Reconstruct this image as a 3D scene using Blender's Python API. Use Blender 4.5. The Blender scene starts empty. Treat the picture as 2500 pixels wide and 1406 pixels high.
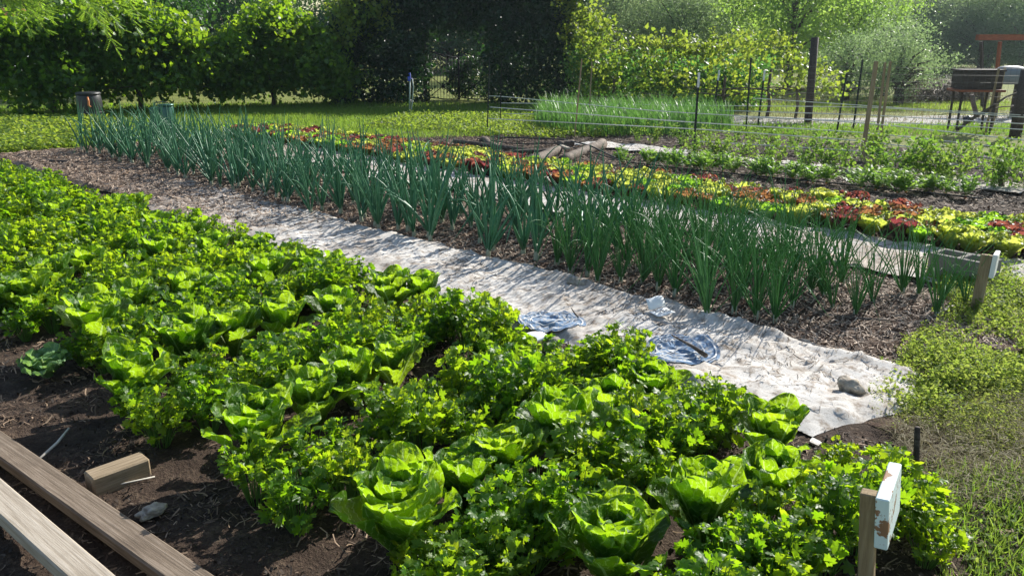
import bpy, math, random
import numpy as np
R = math.radians
C = bpy.context.scene.collection
# ------------------------------------------------------------------ camera, sky, sun, exposure
F, PITCH, CAM_H = 1960.0, R(17.1), 1.6          # focal length in photo pixels (2500 wide)
cam = bpy.data.cameras.new('camera'); cam.sensor_width = 36; cam.lens = 36*F/2500
cam.clip_start = .05; cam.clip_end = 1500
co = bpy.data.objects.new('camera', cam); C.objects.link(co)
co.location = (0, 0, CAM_H); co.rotation_euler = (math.pi/2-PITCH, 0, 0)
sc = bpy.context.scene; sc.camera = co
SUN_EL, SUN_AZ = R(32), R(43)                     # azimuth to the right of straight ahead (+Y)
w = bpy.data.worlds.new('World'); sc.world = w; w.use_nodes = True
nt = w.node_tree; sky = nt.nodes.new('ShaderNodeTexSky'); sky.sky_type = 'NISHITA'; sky.sun_disc = False
sky.sun_elevation = SUN_EL; sky.sun_rotation = SUN_AZ; sky.air_density = 1.2; sky.dust_density = 1.0
nt.links.new(sky.outputs[0], nt.nodes['Background'].inputs[0]); nt.nodes['Background'].inputs[1].default_value = .10
sl = bpy.data.lights.new('sun', 'SUN'); sl.energy = 5.0; sl.angle = R(.5); sl.color = (1, .965, .89)
so = bpy.data.objects.new('sun', sl); C.objects.link(so)
so.rotation_euler = (R(90)-SUN_EL, 0, math.pi-SUN_AZ)
sc.view_settings.view_transform = 'Standard'; sc.view_settings.look = 'None'
sc.view_settings.exposure = .78; sc.view_settings.gamma = 1
sc.cycles.max_bounces = 7; sc.cycles.diffuse_bounces = 3; sc.cycles.transmission_bounces = 4; sc.cycles.glossy_bounces = 2
sc.cycles.transparent_max_bounces = 6; sc.cycles.sample_clamp_indirect = 6; sc.cycles.caustics_reflective = False
sc.cycles.caustics_refractive = False
rng = np.random.default_rng(11); random.seed(11)

# ------------------------------------------------------------------ coordinates
def G(x, y, z=0.0):                                # photo pixel -> point at height z
    dx, dy = (x-1250)/F, (703-y)/F
    d = (dx, math.cos(PITCH)+dy*math.sin(PITCH), -math.sin(PITCH)+dy*math.cos(PITCH))
    t = (z-CAM_H)/d[2]
    return np.array((d[0]*t, d[1]*t, z))
def at(x, y, Y):                                   # photo pixel -> point at distance Y
    dx, dy = (x-1250)/F, (703-y)/F
    d = (dx, math.cos(PITCH)+dy*math.sin(PITCH), -math.sin(PITCH)+dy*math.cos(PITCH))
    t = Y/d[1]
    return np.array((d[0]*t, Y, CAM_H+d[2]*t))
def pr(X, Y, Z):                                   # point -> photo pixel
    z = Z-CAM_H; f = Y*math.cos(PITCH)-z*math.sin(PITCH); u = Y*math.sin(PITCH)+z*math.cos(PITCH); return 1250+F*X/f, 703-F*u/f
TH = R(43.9); CT, ST = math.cos(TH), math.sin(TH)
def B(u, v): return (CT*u+ST*v, -ST*u+CT*v)        # bed coordinates: u along the beds, v across them
def IB(x, y): return (CT*x-ST*y, ST*x+CT*y)
def nz(x, y, seed, f, octs=3):                     # smooth pseudo noise, about -1..1
    r = np.random.default_rng(seed); s = 0; a = 1; tot = 0
    for o in range(octs):
        for k in range(4):
            an = r.uniform(0, 2*math.pi); ph = r.uniform(0, 6.28); ff = f*r.uniform(.7, 1.4)
            s = s+a*.5*np.sin((x*math.cos(an)+y*math.sin(an))*ff*6.283+ph+1.3*np.sin((y*math.cos(an)-x*math.sin(an))*ff*4+ph*2))
        tot += a; a *= .5; f *= 2.1
    return s/tot

# ------------------------------------------------------------------ mesh builder
class MB:
    def __init__(s): s.v = []; s.f3 = []; s.f4 = []; s.st = []; s.n = 0
    def add(s, v, f3=None, f4=None, st=None):
        v = np.asarray(v, float).reshape(-1, 3); k = len(v)
        if st is None: st = np.zeros((k, 3))
        st = np.broadcast_to(np.asarray(st, float), (k, 3))
        s.v.append(v); s.st.append(st)
        if f3 is not None and len(f3): s.f3.append(np.asarray(f3, int).reshape(-1, 3)+s.n)
        if f4 is not None and len(f4): s.f4.append(np.asarray(f4, int).reshape(-1, 4)+s.n)
        s.n += k; return s
    def mesh(s, name, mat, smooth=True):
        V = np.concatenate(s.v); A = np.concatenate(s.st)
        f3 = np.concatenate(s.f3) if s.f3 else np.zeros((0, 3), int)
        f4 = np.concatenate(s.f4) if s.f4 else np.zeros((0, 4), int)
        m = bpy.data.meshes.new(name); m.vertices.add(len(V)); m.vertices.foreach_set('co', V.astype(np.float32).ravel())
        idx = np.concatenate([f3.ravel(), f4.ravel()]).astype(np.int32); m.loops.add(len(idx)); m.loops.foreach_set('vertex_index', idx)
        st3 = np.arange(len(f3))*3; st4 = len(f3)*3+np.arange(len(f4))*4
        m.polygons.add(len(f3)+len(f4)); m.polygons.foreach_set('loop_start', np.concatenate([st3, st4]).astype(np.int32))
        m.polygons.foreach_set('use_smooth', np.full(len(f3)+len(f4), smooth))
        a = m.attributes.new('st', 'FLOAT_VECTOR', 'POINT'); a.data.foreach_set('vector', A.astype(np.float32).ravel())
        m.materials.append(mat); m.update(); m.validate(); return m
    def obj(s, name, mat, parent=None, smooth=True, loc=None):
        return link(name, s.mesh(name, mat, smooth), parent, loc)
def link(name, me, parent=None, loc=None):
    o = bpy.data.objects.new(name, me); C.objects.link(o)
    if parent: o.parent = parent
    if loc is not None: o.location = loc
    return o
def tag(o, label=None, cat=None, group=None, kind=None):
    if label: o['label'] = label
    if cat: o['category'] = cat
    if group: o['group'] = group
    if kind: o['kind'] = kind
    return o
def empty(name, label, cat, loc=(0, 0, 0), rz=0, group=None):
    o = bpy.data.objects.new(name, None); C.objects.link(o); o.location = loc; o.rotation_euler = (0, 0, rz)
    o.empty_display_size = .1
    return tag(o, label, cat, group)
def dup(root, loc, rz, scale, label, group=None, tilt=(0, 0)):
    r = root.copy(); C.objects.link(r); r.location = loc; r.rotation_euler = (tilt[0], tilt[1], rz)
    r.scale = (scale, scale, scale) if np.isscalar(scale) else scale
    r['label'] = label
    if group: r['group'] = group
    for ch in KIDS[root.name]:
        c = ch.copy(); C.objects.link(c); c.parent = r
    return r
KIDS = {}
class Kind:                                         # several models of one kind; the first use of a model moves it, later ones copy it
    def __init__(s, roots): s.roots = roots; s.used = set()
    def put(s, i, loc, rz, scale, label, group, tilt=(0, 0)):
        r = s.roots[i % len(s.roots)]
        if r.name in s.used: return dup(r, loc, rz, scale, label, group, tilt)
        s.used.add(r.name); r.location = loc; r.rotation_euler = (tilt[0], tilt[1], rz)
        r.scale = (scale, scale, scale) if np.isscalar(scale) else scale
        r['label'] = label; r['group'] = group; return r
def norm(a): return a/np.maximum(np.linalg.norm(a, axis=-1, keepdims=True), 1e-9)
def rdir(n, up=0.0):
    d = rng.normal(size=(n, 3)); d = norm(d); d[:, 2] += up; return norm(d)
def box(mb, c, s, rot=None, bev=.004, st=None):      # bevelled box
    x, y, z = [k/2 for k in s]; b = min(bev, .45*min(s)/1)
    vs = []; 
    for sx in (-1, 1):
        for sy in (-1, 1):
            for sz in (-1, 1):
                vs += [(sx*(x-b), sy*(y-b), sz*z), (sx*x, sy*(y-b), sz*(z-b)), (sx*(x-b), sy*y, sz*(z-b))]
    vs = np.array(vs)
    def i(sx, sy, sz, k): return ((sx > 0)*4+(sy > 0)*2+(sz > 0))*3+k
    f4 = []; f3 = []
    for sg in (-1, 1):
        f4 += [[i(-1, -1, sg, 0), i(1, -1, sg, 0), i(1, 1, sg, 0), i(-1, 1, sg, 0)], [i(sg, -1, -1, 1), i(sg, 1, -1, 1), i(sg, 1, 1, 1), i(sg, -1, 1, 1)],
               [i(-1, sg, -1, 2), i(1, sg, -1, 2), i(1, sg, 1, 2), i(-1, sg, 1, 2)]]
        for t in (-1, 1):
            f4 += [[i(-1, sg, t, 0), i(1, sg, t, 0), i(1, sg, t, 2), i(-1, sg, t, 2)], [i(sg, -1, t, 0), i(sg, 1, t, 0), i(sg, 1, t, 1), i(sg, -1, t, 1)],
                   [i(sg, t, -1, 1), i(sg, t, 1, 1), i(sg, t, 1, 2), i(sg, t, -1, 2)]]
            for q in (-1, 1): f3.append([i(sg, t, q, 0), i(sg, t, q, 1), i(sg, t, q, 2)])
    # orient outward
    def fix(f):
        p = vs[f]; n = np.cross(p[1]-p[0], p[2]-p[0])
        return f if np.dot(n, p.mean(0)) > 0 else f[::-1]
    f4 = [fix(f) for f in f4]; f3 = [fix(f) for f in f3]
    if rot is not None: vs = vs @ np.asarray(rot).T
    mb.add(vs+np.asarray(c), f3, f4, st)
def rotz(a): c, s = math.cos(a), math.sin(a); return np.array([[c, -s, 0], [s, c, 0], [0, 0, 1]])
def basis(d, up=(0, 0, 1)):                          # columns: x along d
    x = norm(np.asarray(d, float)); y = np.cross(up, x)
    if np.linalg.norm(y) < 1e-4: y = np.array([0, 1., 0])
    y = norm(y); z = np.cross(x, y); return np.stack([x, y, z], 1)
def tube(mb, pts, rad, sides=6, st=None, cap=True):
    pts = np.asarray(pts, float); n = len(pts); rad = np.broadcast_to(np.asarray(rad, float), (n,))
    T = np.gradient(pts, axis=0); T = norm(T); ref = np.array([.31, .93, .2]) if abs(T[0, 2]) > .6 else np.array([0, 0, 1.])
    X = norm(np.cross(T, ref)); Y = np.cross(X, T)
    a = np.arange(sides)*2*math.pi/sides
    V = pts[:, None]+rad[:, None, None]*(np.cos(a)[None, :, None]*X[:, None]+np.sin(a)[None, :, None]*Y[:, None])
    f4 = []
    i, j = np.meshgrid(np.arange(n-1), np.arange(sides), indexing='ij'); j2 = (j+1) % sides
    f4 = np.stack([i*sides+j, i*sides+j2, (i+1)*sides+j2, (i+1)*sides+j], -1).reshape(-1, 4)
    V = V.reshape(-1, 3); f3 = []
    S = np.zeros((len(V), 3)); S[:, 1] = np.repeat(np.linspace(0, 1, n), sides); S[:, 0] = np.tile(np.linspace(-1, 1, sides), n)
    if st is not None: S[:, 2] = st
    if cap:
        V = np.concatenate([V, pts[[0]], pts[[-1]]]); S = np.concatenate([S, [[0, 0, S[0, 2]], [0, 1, S[0, 2]]]])
        for q in range(sides):
            f3 += [[n*sides, (q+1) % sides, q], [n*sides+1, (n-1)*sides+q, (n-1)*sides+(q+1) % sides]]
    mb.add(V, f3, f4, S)
# leaf templates: (across, along, lift) with triangles
def T_fan(pts, c): 
    v = [c]+pts; return np.array(v, float), np.array([[0, k+2, k+1] for k in range(len(pts)-1)])
TPL = {}
TPL['diamond'] = (np.array([(0, 0, 0), (.5, .45, .12), (0, 1, -.05), (-.5, .45, .12)], float), np.array([[0, 1, 2], [0, 2, 3]]))
TPL['oval'] = T_fan([(0, 0, 0), (.38, .22, .06), (.5, .55, .08), (.28, .88, 0), (0, 1, -.08), (-.28, .88, 0), (-.5, .55, .08), (-.38, .22, .06), (0, 0, 0)], (0, .5, -.02))
TPL['grape'] = T_fan([(0, .1, 0), (.3, -.06, .05), (.52, .25, .08), (.42, .45, .02), (.48, .72, 0), (.2, .75, -.03), (0, 1.02, -.14), (-.2, .75, -.03), (-.48, .72, 0), (-.42, .45, .02), (-.52, .25, .08), (-.3, -.06, .05), (0, .1, 0)], (0, .42, -.03))
def _cil():
    p = []
    for k, a in enumerate(np.linspace(-152, 152, 19)):
        r = .50*(1+.17*(-1)**k)
        if min(abs(abs(a)-58), 99) < 9: r *= .50
        if abs(a) > 145: r *= .7
        p.append((r*math.sin(R(a))*1.05, .42+r*math.cos(R(a)), -.28*r*r+.05*math.sin(k*1.7)))
    return T_fan([(0, 0, 0)]+p+[(0, 0, 0)], (0, .42, .03))
TPL['cilantro'] = _cil()
TPL['fern'] = T_fan([(0, 0, 0), (.35, .2, .02), (.2, .33, 0), (.5, .5, .03), (.2, .6, 0), (.3, .85, 0), (0, 1, -.06), (-.3, .85, 0), (-.2, .6, 0), (-.5, .5, .03), (-.2, .33, 0), (-.35, .2, .02), (0, 0, 0)], (0, .45, 0))
TPL['blade'] = (np.array([(-.5, 0, 0), (.5, 0, 0), (-.42, .4, .04), (.42, .4, .04), (-.25, .75, -.02), (.25, .75, -.02), (0, 1, -.16)], float), np.array([[0, 1, 3], [0, 3, 2], [2, 3, 5], [2, 5, 4], [4, 5, 6]]))
def leaves(mb, P, D, N, L, W, kind='diamond', rnd=None):
    P = np.asarray(P, float); n = len(P); 
    if n == 0: return
    D = norm(np.broadcast_to(D, (n, 3))); N = np.broadcast_to(N, (n, 3)); S = norm(np.cross(D, N)); N = np.cross(S, D)
    L = np.broadcast_to(L, (n,)); W = np.broadcast_to(W, (n,)); tv, tf = TPL[kind]; k = len(tv)
    V = P[:, None]+tv[None, :, 0, None]*W[:, None, None]*S[:, None]+tv[None, :, 1, None]*L[:, None, None]*D[:, None]+tv[None, :, 2, None]*L[:, None, None]*N[:, None]
    f = (tf[None]+np.arange(n)[:, None, None]*k).reshape(-1, 3)
    if rnd is None: rnd = rng.random(n)
    st = np.zeros((n, k, 3)); st[:, :, 0] = tv[None, :, 0]*2; st[:, :, 1] = tv[None, :, 1]; st[:, :, 2] = np.asarray(rnd)[:, None]
    mb.add(V.reshape(-1, 3), f, None, st.reshape(-1, 3))

# ------------------------------------------------------------------ materials
class NT:
    def __init__(s, name):
        s.m = bpy.data.materials.new(name); s.m.use_nodes = True; s.t = s.m.node_tree; s.t.nodes.clear()
        s.out = s.t.nodes.new('ShaderNodeOutputMaterial')
    def n(s, typ, **k):
        nd = s.t.nodes.new('ShaderNode'+typ)
        for a, b in k.items(): setattr(nd, a, b)
        return nd
    def l(s, a, b): s.t.links.new(a, b)
    def val(s, inp, x):
        if isinstance(x, bpy.types.NodeSocket): s.l(x, inp)
        elif isinstance(x, (tuple, list)): inp.default_value = (*x, 1) if len(x) == 3 and len(inp.default_value) == 4 else x
        else: inp.default_value = x
    def math(s, op, a, b=0.0, c=None):
        nd = s.n('Math', operation=op); s.val(nd.inputs[0], a); s.val(nd.inputs[1], b)
        if c is not None: s.val(nd.inputs[2], c)
        return nd.outputs[0]
    def mix(s, f, a, b, mode='MIX'):
        nd = s.n('Mix', data_type='RGBA', blend_type=mode); s.val(nd.inputs[0], f); s.val(nd.inputs[6], a); s.val(nd.inputs[7], b); return nd.outputs[2]
    def noise(s, vec, scale, detail=3, rough=.55, dist=0):
        nd = s.n('TexNoise'); s.l(vec, nd.inputs['Vector']); nd.inputs['Scale'].default_value = scale; nd.inputs['Detail'].default_value = detail
        nd.inputs['Roughness'].default_value = rough; nd.inputs['Distortion'].default_value = dist; return nd.outputs[0]
    def ramp(s, f, pts):
        nd = s.n('ValToRGB'); s.l(f, nd.inputs[0]); e = nd.color_ramp.elements
        while len(e) < len(pts): e.new(.5)
        for q, (p, c) in zip(e, pts): q.position = p; q.color = (*c, 1) if not np.isscalar(c) else (c, c, c, 1)
        return nd.outputs[0]
    def obj(s): return s.n('TexCoord').outputs['Object']
    def pos(s): return s.n('NewGeometry').outputs['Position']
    def mapv(s, vec, scale): 
        nd = s.n('Mapping'); s.l(vec, nd.inputs[0]); nd.inputs['Scale'].default_value = scale; return nd.outputs[0]
    def bump(s, h, strength, dist=.01):
        nd = s.n('Bump'); nd.inputs['Strength'].default_value = strength; nd.inputs['Distance'].default_value = dist; s.l(h, nd.inputs['Height']); return nd.outputs[0]
    def pbsdf(s, col, rough=.8, spec=.3, nrm=None, metal=0):
        nd = s.n('BsdfPrincipled'); s.val(nd.inputs['Base Color'], col); s.val(nd.inputs['Roughness'], rough)
        nd.inputs['Specular IOR Level'].default_value = spec; nd.inputs['Metallic'].default_value = metal
        if nrm is not None: s.l(nrm, nd.inputs['Normal'])
        return nd
    def done(s, sh): s.l(sh.outputs[0] if hasattr(sh, 'outputs') else sh, s.out.inputs[0]); return s.m
def leafmat(name, ra, rb, ta, tb, tf=.5, rough=.45, spec=.4, vein=0.0, veincol=(.35, .5, .15), blister=0.0, objvar=.6, shank=None, rim=None):
    t = NT(name); at_ = t.n('Attribute', attribute_name='st'); sep = t.n('SeparateXYZ'); t.l(at_.outputs['Vector'], sep.inputs[0])
    s_, l_, r_ = sep.outputs; oi = t.n('ObjectInfo').outputs['Random']
    k = t.math('ADD', t.math('MULTIPLY', r_, 1-objvar*.5), t.math('MULTIPLY', t.math('SUBTRACT', oi, .5), objvar))
    k = t.math('MINIMUM', t.math('MAXIMUM', k, 0), 1)
    rc = t.mix(k, ra, rb); tc = t.mix(k, ta, tb); nrm = None
    if vein:
        sa = t.math('ABSOLUTE', s_)
        mid = t.math('LESS_THAN', sa, t.math('MULTIPLY_ADD', l_, -.07, .10))
        ph = t.math('ADD', t.math('MULTIPLY', l_, 9.0), t.math('MULTIPLY', sa, -2.3)); ph = t.math('ADD', ph, t.math('MULTIPLY', r_, 7))
        no = t.noise(at_.outputs['Vector'], 5.0, 2); ph = t.math('ADD', ph, t.math('MULTIPLY', no, 1.4))
        fr = t.math('ABSOLUTE', t.math('SUBTRACT', t.math('FRACT', ph), .5)); lat = t.math('LESS_THAN', fr, .07)
        vm = t.math('MAXIMUM', mid, t.math('MULTIPLY', lat, .55)); vm = t.math('MULTIPLY', vm, vein)
        rc = t.mix(vm, rc, veincol); tc = t.mix(vm, tc, tuple(min(1, c*1.5) for c in veincol))
    if shank:
        m2 = t.math('LESS_THAN', l_, shank[0]); rc = t.mix(m2, rc, shank[1]); tc = t.mix(m2, tc, shank[1])
    if rim:
        m3 = t.math('MULTIPLY', t.math('SMOOTHSTEP' if False else 'GREATER_THAN', t.math('ADD', l_, t.math('MULTIPLY', t.math('ABSOLUTE', s_), .35)), rim[0]), .85)
        rc = t.mix(m3, rc, rim[1]); tc = t.mix(m3, tc, rim[2])
    if blister:
        h = t.noise(t.obj(), 70, 2, .5); 
        if vein: h = t.math('SUBTRACT', h, t.math('MULTIPLY', vm, .5))
        nrm = t.bump(h, blister, .006)
    p = t.pbsdf(rc, rough, spec, nrm); tr = t.n('BsdfTranslucent'); t.val(tr.inputs[0], tc)
    if nrm is not None: t.l(nrm, tr.inputs['Normal'])
    mx = t.n('MixShader'); mx.inputs[0].default_value = tf; t.l(p.outputs[0], mx.inputs[1]); t.l(tr.outputs[0], mx.inputs[2]); return t.done(mx)
M = {}
M['romaine'] = leafmat('romaine_leaf', (.030, .095, .012), (.055, .14, .018), (.33, .57, .010), (.47, .68, .016), .54, .46, .4, .9, (.42, .56, .16), .9)
M['pale_lettuce'] = leafmat('pale_lettuce_leaf', (.16, .30, .12), (.2, .34, .15), (.3, .5, .1), (.35, .55, .15), .4, .5, .4, .7, (.45, .55, .3), .6)
M['cilantro'] = leafmat('cilantro_leaf', (.035, .10, .012), (.12, .20, .025), (.28, .54, .010), (.58, .72, .02), .54, .42, .35)
M['cil_stem'] = leafmat('cilantro_stem', (.10, .22, .04), (.14, .26, .05), (.2, .4, .04), (.2, .4, .04), .25, .5)
M['onion'] = leafmat('onion_leaf', (.06, .20, .105), (.11, .28, .14), (.06, .22, .08), (.09, .30, .10), .28, .40, .45, objvar=.4)
M['scallion'] = leafmat('scallion_leaf', (.06, .20, .06), (.12, .28, .085), (.10, .32, .05), (.16, .40, .07), .32, .4, .45, objvar=.4)
M['shank'] = leafmat('onion_shank', (.45, .48, .34), (.5, .5, .38), (.4, .45, .3), (.4, .45, .3), .2, .5)
M['lime'] = leafmat('lime_lettuce_leaf', (.18, .27, .05), (.24, .31, .07), (.60, .68, .09), (.72, .72, .15), .55, .45, .35, .35, (.45, .5, .2), .5)
M['greenlet'] = leafmat('green_lettuce_leaf', (.08, .22, .025), (.14, .28, .03), (.32, .62, .03), (.50, .74, .04), .55, .45, .35, .35, (.4, .5, .2), .5)
M['red'] = leafmat('red_lettuce_leaf', (.07, .022, .026), (.12, .04, .035), (.27, .05, .055), (.42, .14, .08), .5, .45, .4, .35, (.3, .22, .14), .5)
M['bronze'] = leafmat('bronze_lettuce_leaf', (.14, .17, .04), (.19, .22, .06), (.44, .46, .08), (.56, .54, .12), .52, .45, .35, .35, (.35, .35, .15), .5, rim=(.80, (.12, .045, .03), (.42, .15, .07)))
M['vine'] = leafmat('vine_leaf', (.03, .085, .014), (.055, .125, .018), (.26, .48, .015), (.46, .60, .03), .5, .42, .45)
M['vine_sunlit'] = leafmat('sunlit_vine_leaf', (.07, .13, .02), (.13, .17, .03), (.24, .40, .03), (.50, .56, .06), .5, .45, .4)  # vine leaf in lighter, yellower colours that paint in the sunlight
M['ivy_shaded'] = leafmat('shaded_climber_leaf', (.012, .035, .018), (.022, .055, .022), (.03, .10, .015), (.05, .14, .02), .3, .4, .35)  # very dark leaf colour holds the shade on the arch's near face
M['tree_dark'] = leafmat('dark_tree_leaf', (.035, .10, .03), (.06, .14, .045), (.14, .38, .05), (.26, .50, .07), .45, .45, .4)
M['tree_shade'] = leafmat('shaded_tree_leaf', (.022, .062, .022), (.04, .09, .03), (.07, .20, .025), (.14, .30, .04), .34, .45, .4)  # darker leaf that carries the shaded side of the crowns in its colour
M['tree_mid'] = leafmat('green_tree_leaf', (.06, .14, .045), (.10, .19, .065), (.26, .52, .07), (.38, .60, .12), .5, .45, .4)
M['tree_grey'] = leafmat('grey_green_leaf', (.11, .165, .09), (.17, .22, .13), (.28, .42, .15), (.38, .50, .21), .45, .45, .45)
M['tree_lime'] = leafmat('fresh_tree_leaf', (.09, .17, .04), (.14, .22, .06), (.34, .58, .07), (.48, .64, .12), .5, .45, .4)
M['locust'] = leafmat('pinnate_leaf', (.07, .16, .03), (.1, .19, .04), (.36, .60, .05), (.5, .68, .08), .52, .4, .5)
M['pea'] = leafmat('pea_leaf', (.07, .14, .03), (.12, .18, .045), (.20, .38, .04), (.36, .48, .07), .5, .55, .2)
M['carrot'] = leafmat('carrot_leaf', (.08, .18, .03), (.12, .22, .04), (.28, .52, .06), (.38, .56, .08), .5, .5, .35)
M['oat'] = leafmat('oat_leaf', (.07, .17, .05), (.10, .2, .06), (.16, .36, .06), (.24, .44, .08), .4, .42, .45)
M['weed'] = leafmat('chickweed_leaf', (.09, .16, .03), (.16, .21, .05), (.30, .46, .05), (.46, .52, .10), .5, .6, .15)
M['weed2'] = leafmat('feathery_weed_leaf', (.14, .17, .05), (.22, .23, .08), (.36, .44, .08), (.50, .50, .14), .45, .6, .15)
M['grass'] = leafmat('lawn_grass', (.07, .15, .025), (.12, .18, .045), (.22, .42, .03), (.40, .50, .07), .5, .5, .3)
M['grass_dry'] = leafmat('dry_grass', (.2, .17, .08), (.26, .22, .11), (.25, .22, .1), (.3, .26, .12), .35, .6, .2)
M['clover'] = leafmat('ground_cover', (.10, .17, .03), (.14, .20, .045), (.34, .50, .04), (.50, .54, .08), .5, .5, .3)
def straw(name, a, b):
    t = NT(name); at_ = t.n('Attribute', attribute_name='st'); sep = t.n('SeparateXYZ'); t.l(at_.outputs['Vector'], sep.inputs[0])
    c = t.mix(sep.outputs[2], a, b); return t.done(t.pbsdf(c, .75, .3))
M['straw'] = straw('straw_mulch', (.085, .05, .033), (.56, .43, .32))
M['chips'] = straw('wood_chip', (.05, .03, .02), (.36, .25, .165))
M['crumb'] = straw('bark_crumb', (.018, .012, .009), (.10, .07, .05))
M['litter'] = straw('dry_litter', (.06, .045, .035), (.32, .25, .18))
def soil(name, a, b, c, scale=9, bstr=.8):
    t = NT(name); p = t.pos(); n1 = t.noise(p, scale, 6, .7); n2 = t.noise(p, scale*7, 4, .7); n3 = t.noise(p, .9, 3)
    f = t.math('ADD', t.math('MULTIPLY', n1, .55), t.math('MULTIPLY', n2, .45))
    col = t.ramp(f, [(.36, a), (.52, b), (.66, c)]); col = t.mix(t.math('MULTIPLY', n3, .5), col, a)
    h = t.math('ADD', t.math('MULTIPLY', n1, 1.2), n2); return t.done(t.pbsdf(col, .92, .2, t.bump(h, bstr, .03)))
M['soil'] = soil('dark_mulched_soil', (.03, .019, .013), (.075, .05, .036), (.19, .135, .092), 11)
M['soil2'] = soil('brown_mulched_soil', (.045, .026, .018), (.105, .064, .043), (.26, .18, .125), 13)
def lawn():
    t = NT('lawn_ground'); p = t.pos(); n1 = t.noise(p, .35, 4, .6); n2 = t.noise(p, 14, 5, .7); n3 = t.noise(p, 2.2, 3)
    c = t.ramp(t.math('ADD', t.math('MULTIPLY', n2, .6), t.math('MULTIPLY', n3, .4)), [(.35, (.07, .09, .022)), (.5, (.17, .20, .045)), (.68, (.30, .30, .10))])
    c = t.mix(t.ramp(n1, [(.45, 0.0), (.7, .45)]), c, (.2, .19, .07)); return t.done(t.pbsdf(c, .9, .15, t.bump(n2, .9, .05)))
M['lawn'] = lawn()
def gravel():
    t = NT('gravel'); p = t.pos(); n = t.noise(p, 30, 4, .7); return t.done(t.pbsdf(t.ramp(n, [(.35, (.22, .2, .18)), (.65, (.5, .48, .44))]), .9, .2, t.bump(n, .6, .02)))
M['gravel'] = gravel()
def burlap(name='burlap'):
    t = NT(name); p = t.pos(); o = t.obj(); n1 = t.noise(p, 2.1, 5, .65); n2 = t.noise(p, 16, 5, .7); n3 = t.noise(p, 60, 3, .6); n4 = t.noise(p, .55, 3)
    c = t.ramp(n1, [(.32, (.46, .41, .36)), (.5, (.62, .58, .53)), (.68, (.73, .70, .66))])
    c = t.mix(t.ramp(n2, [(.48, 0.0), (.64, .8)]), c, (.24, .18, .13))
    c = t.mix(t.ramp(n4, [(.5, 0.0), (.72, .6)]), c, (.34, .25, .175))
    far = t.n('MapRange'); sx = t.n('SeparateXYZ'); t.l(p, sx.inputs[0]); t.l(sx.outputs[0], far.inputs[0])   # the sacking is older and browner towards its far end
    far.inputs[1].default_value = -4.6; far.inputs[2].default_value = -1.9; far.inputs[3].default_value = .97; far.inputs[4].default_value = 0
    c = t.mix(t.math('MULTIPLY', far.outputs[0], t.ramp(n2, [(.3, .72), (.6, 1.0)])), c, (.23, .155, .105))
    wv = t.n('TexWave', wave_type='BANDS', bands_direction='DIAGONAL'); t.l(p, wv.inputs[0]); wv.inputs['Scale'].default_value = 90
    h = t.math('ADD', t.math('MULTIPLY', n3, .7), t.math('MULTIPLY', n2, .9)); h = t.math('ADD', h, t.math('MULTIPLY', wv.outputs[1], .25))
    return t.done(t.pbsdf(c, .95, .1, t.bump(h, .55, .012)))
M['burlap'] = burlap()
def ink(name, col):
    t = NT(name); n = t.noise(t.pos(), 34, 5, .75); return t.done(t.pbsdf(t.mix(t.ramp(n, [(.48, 0.0), (.62, .85)]), col, (.50, .47, .42)), .95, .1))
M['blue_ink'] = ink('faded_blue_ink', (.15, .235, .36)); M['white_ink'] = ink('bare_sack_lines', (.62, .63, .64)); M['black_ink'] = ink('dark_ink', (.05, .06, .09))
def wood(name, a, b, c, gs=(3, 60, 60), bstr=.35):
    t = NT(name); o = t.obj(); v = t.mapv(o, gs); n1 = t.noise(v, 1.0, 6, .65, .6); n2 = t.noise(o, 5, 4, .6); n3 = t.noise(o, 140, 2)
    col = t.ramp(n1, [(.32, a), (.5, b), (.68, c)]); col = t.mix(t.ramp(n2, [(.5, 0.0), (.75, .5)]), col, a)
    vo = t.n('TexVoronoi'); t.l(t.mapv(o, (2.2, 7, 3)), vo.inputs[0]); vo.inputs['Scale'].default_value = 1.3
    col = t.mix(t.ramp(vo.outputs[0], [(.03, .8), (.075, 0.0)]), col, tuple(k*.35 for k in a))
    h = t.math('ADD', n1, t.math('MULTIPLY', n3, .3)); return t.done(t.pbsdf(col, .8, .25, t.bump(h, bstr, .004)))
M['wood_brown'] = wood('weathered_brown_board', (.095, .070, .050), (.175, .132, .095), (.27, .215, .165), (4, 150, 150), .6)
M['wood_pale'] = wood('weathered_pale_board', (.25, .205, .155), (.37, .315, .25), (.47, .415, .345), (4, 130, 130), .5)
M['wood_new'] = wood('sawn_wood', (.17, .125, .075), (.28, .21, .135), (.38, .30, .205), (5, 120, 120), .5)
M['wood_stake'] = wood('stake_wood', (.2, .14, .075), (.3, .22, .125), (.38, .29, .18), (60, 60, 3))
M['wood_dark'] = wood('dark_timber', (.03, .022, .02), (.06, .045, .038), (.1, .08, .065))
M['wood_red'] = wood('red_stained_timber', (.16, .045, .02), (.26, .08, .04), (.33, .12, .06))
M['bark'] = wood('bark', (.04, .03, .022), (.09, .07, .052), (.17, .14, .11), (20, 20, 5), .9)
M['log'] = wood('old_log_bark', (.05, .038, .028), (.12, .09, .068), (.25, .2, .16), (5, 30, 30), .9)
M['twig'] = wood('twig', (.07, .05, .038), (.14, .105, .08), (.22, .18, .14), (40, 40, 40))
def plain(name, col, rough=.6, spec=.4, metal=0, var=.15, sc_=25):
    t = NT(name); n = t.noise(t.obj(), sc_, 4, .65); c = t.mix(n, tuple(k*(1-var) for k in col), tuple(min(1, k*(1+var)) for k in col))
    return t.done(t.pbsdf(c, t.math('MULTIPLY_ADD', n, .2, rough-.1), spec, t.bump(n, .15, .003), metal))
M['concrete'] = None
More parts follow.
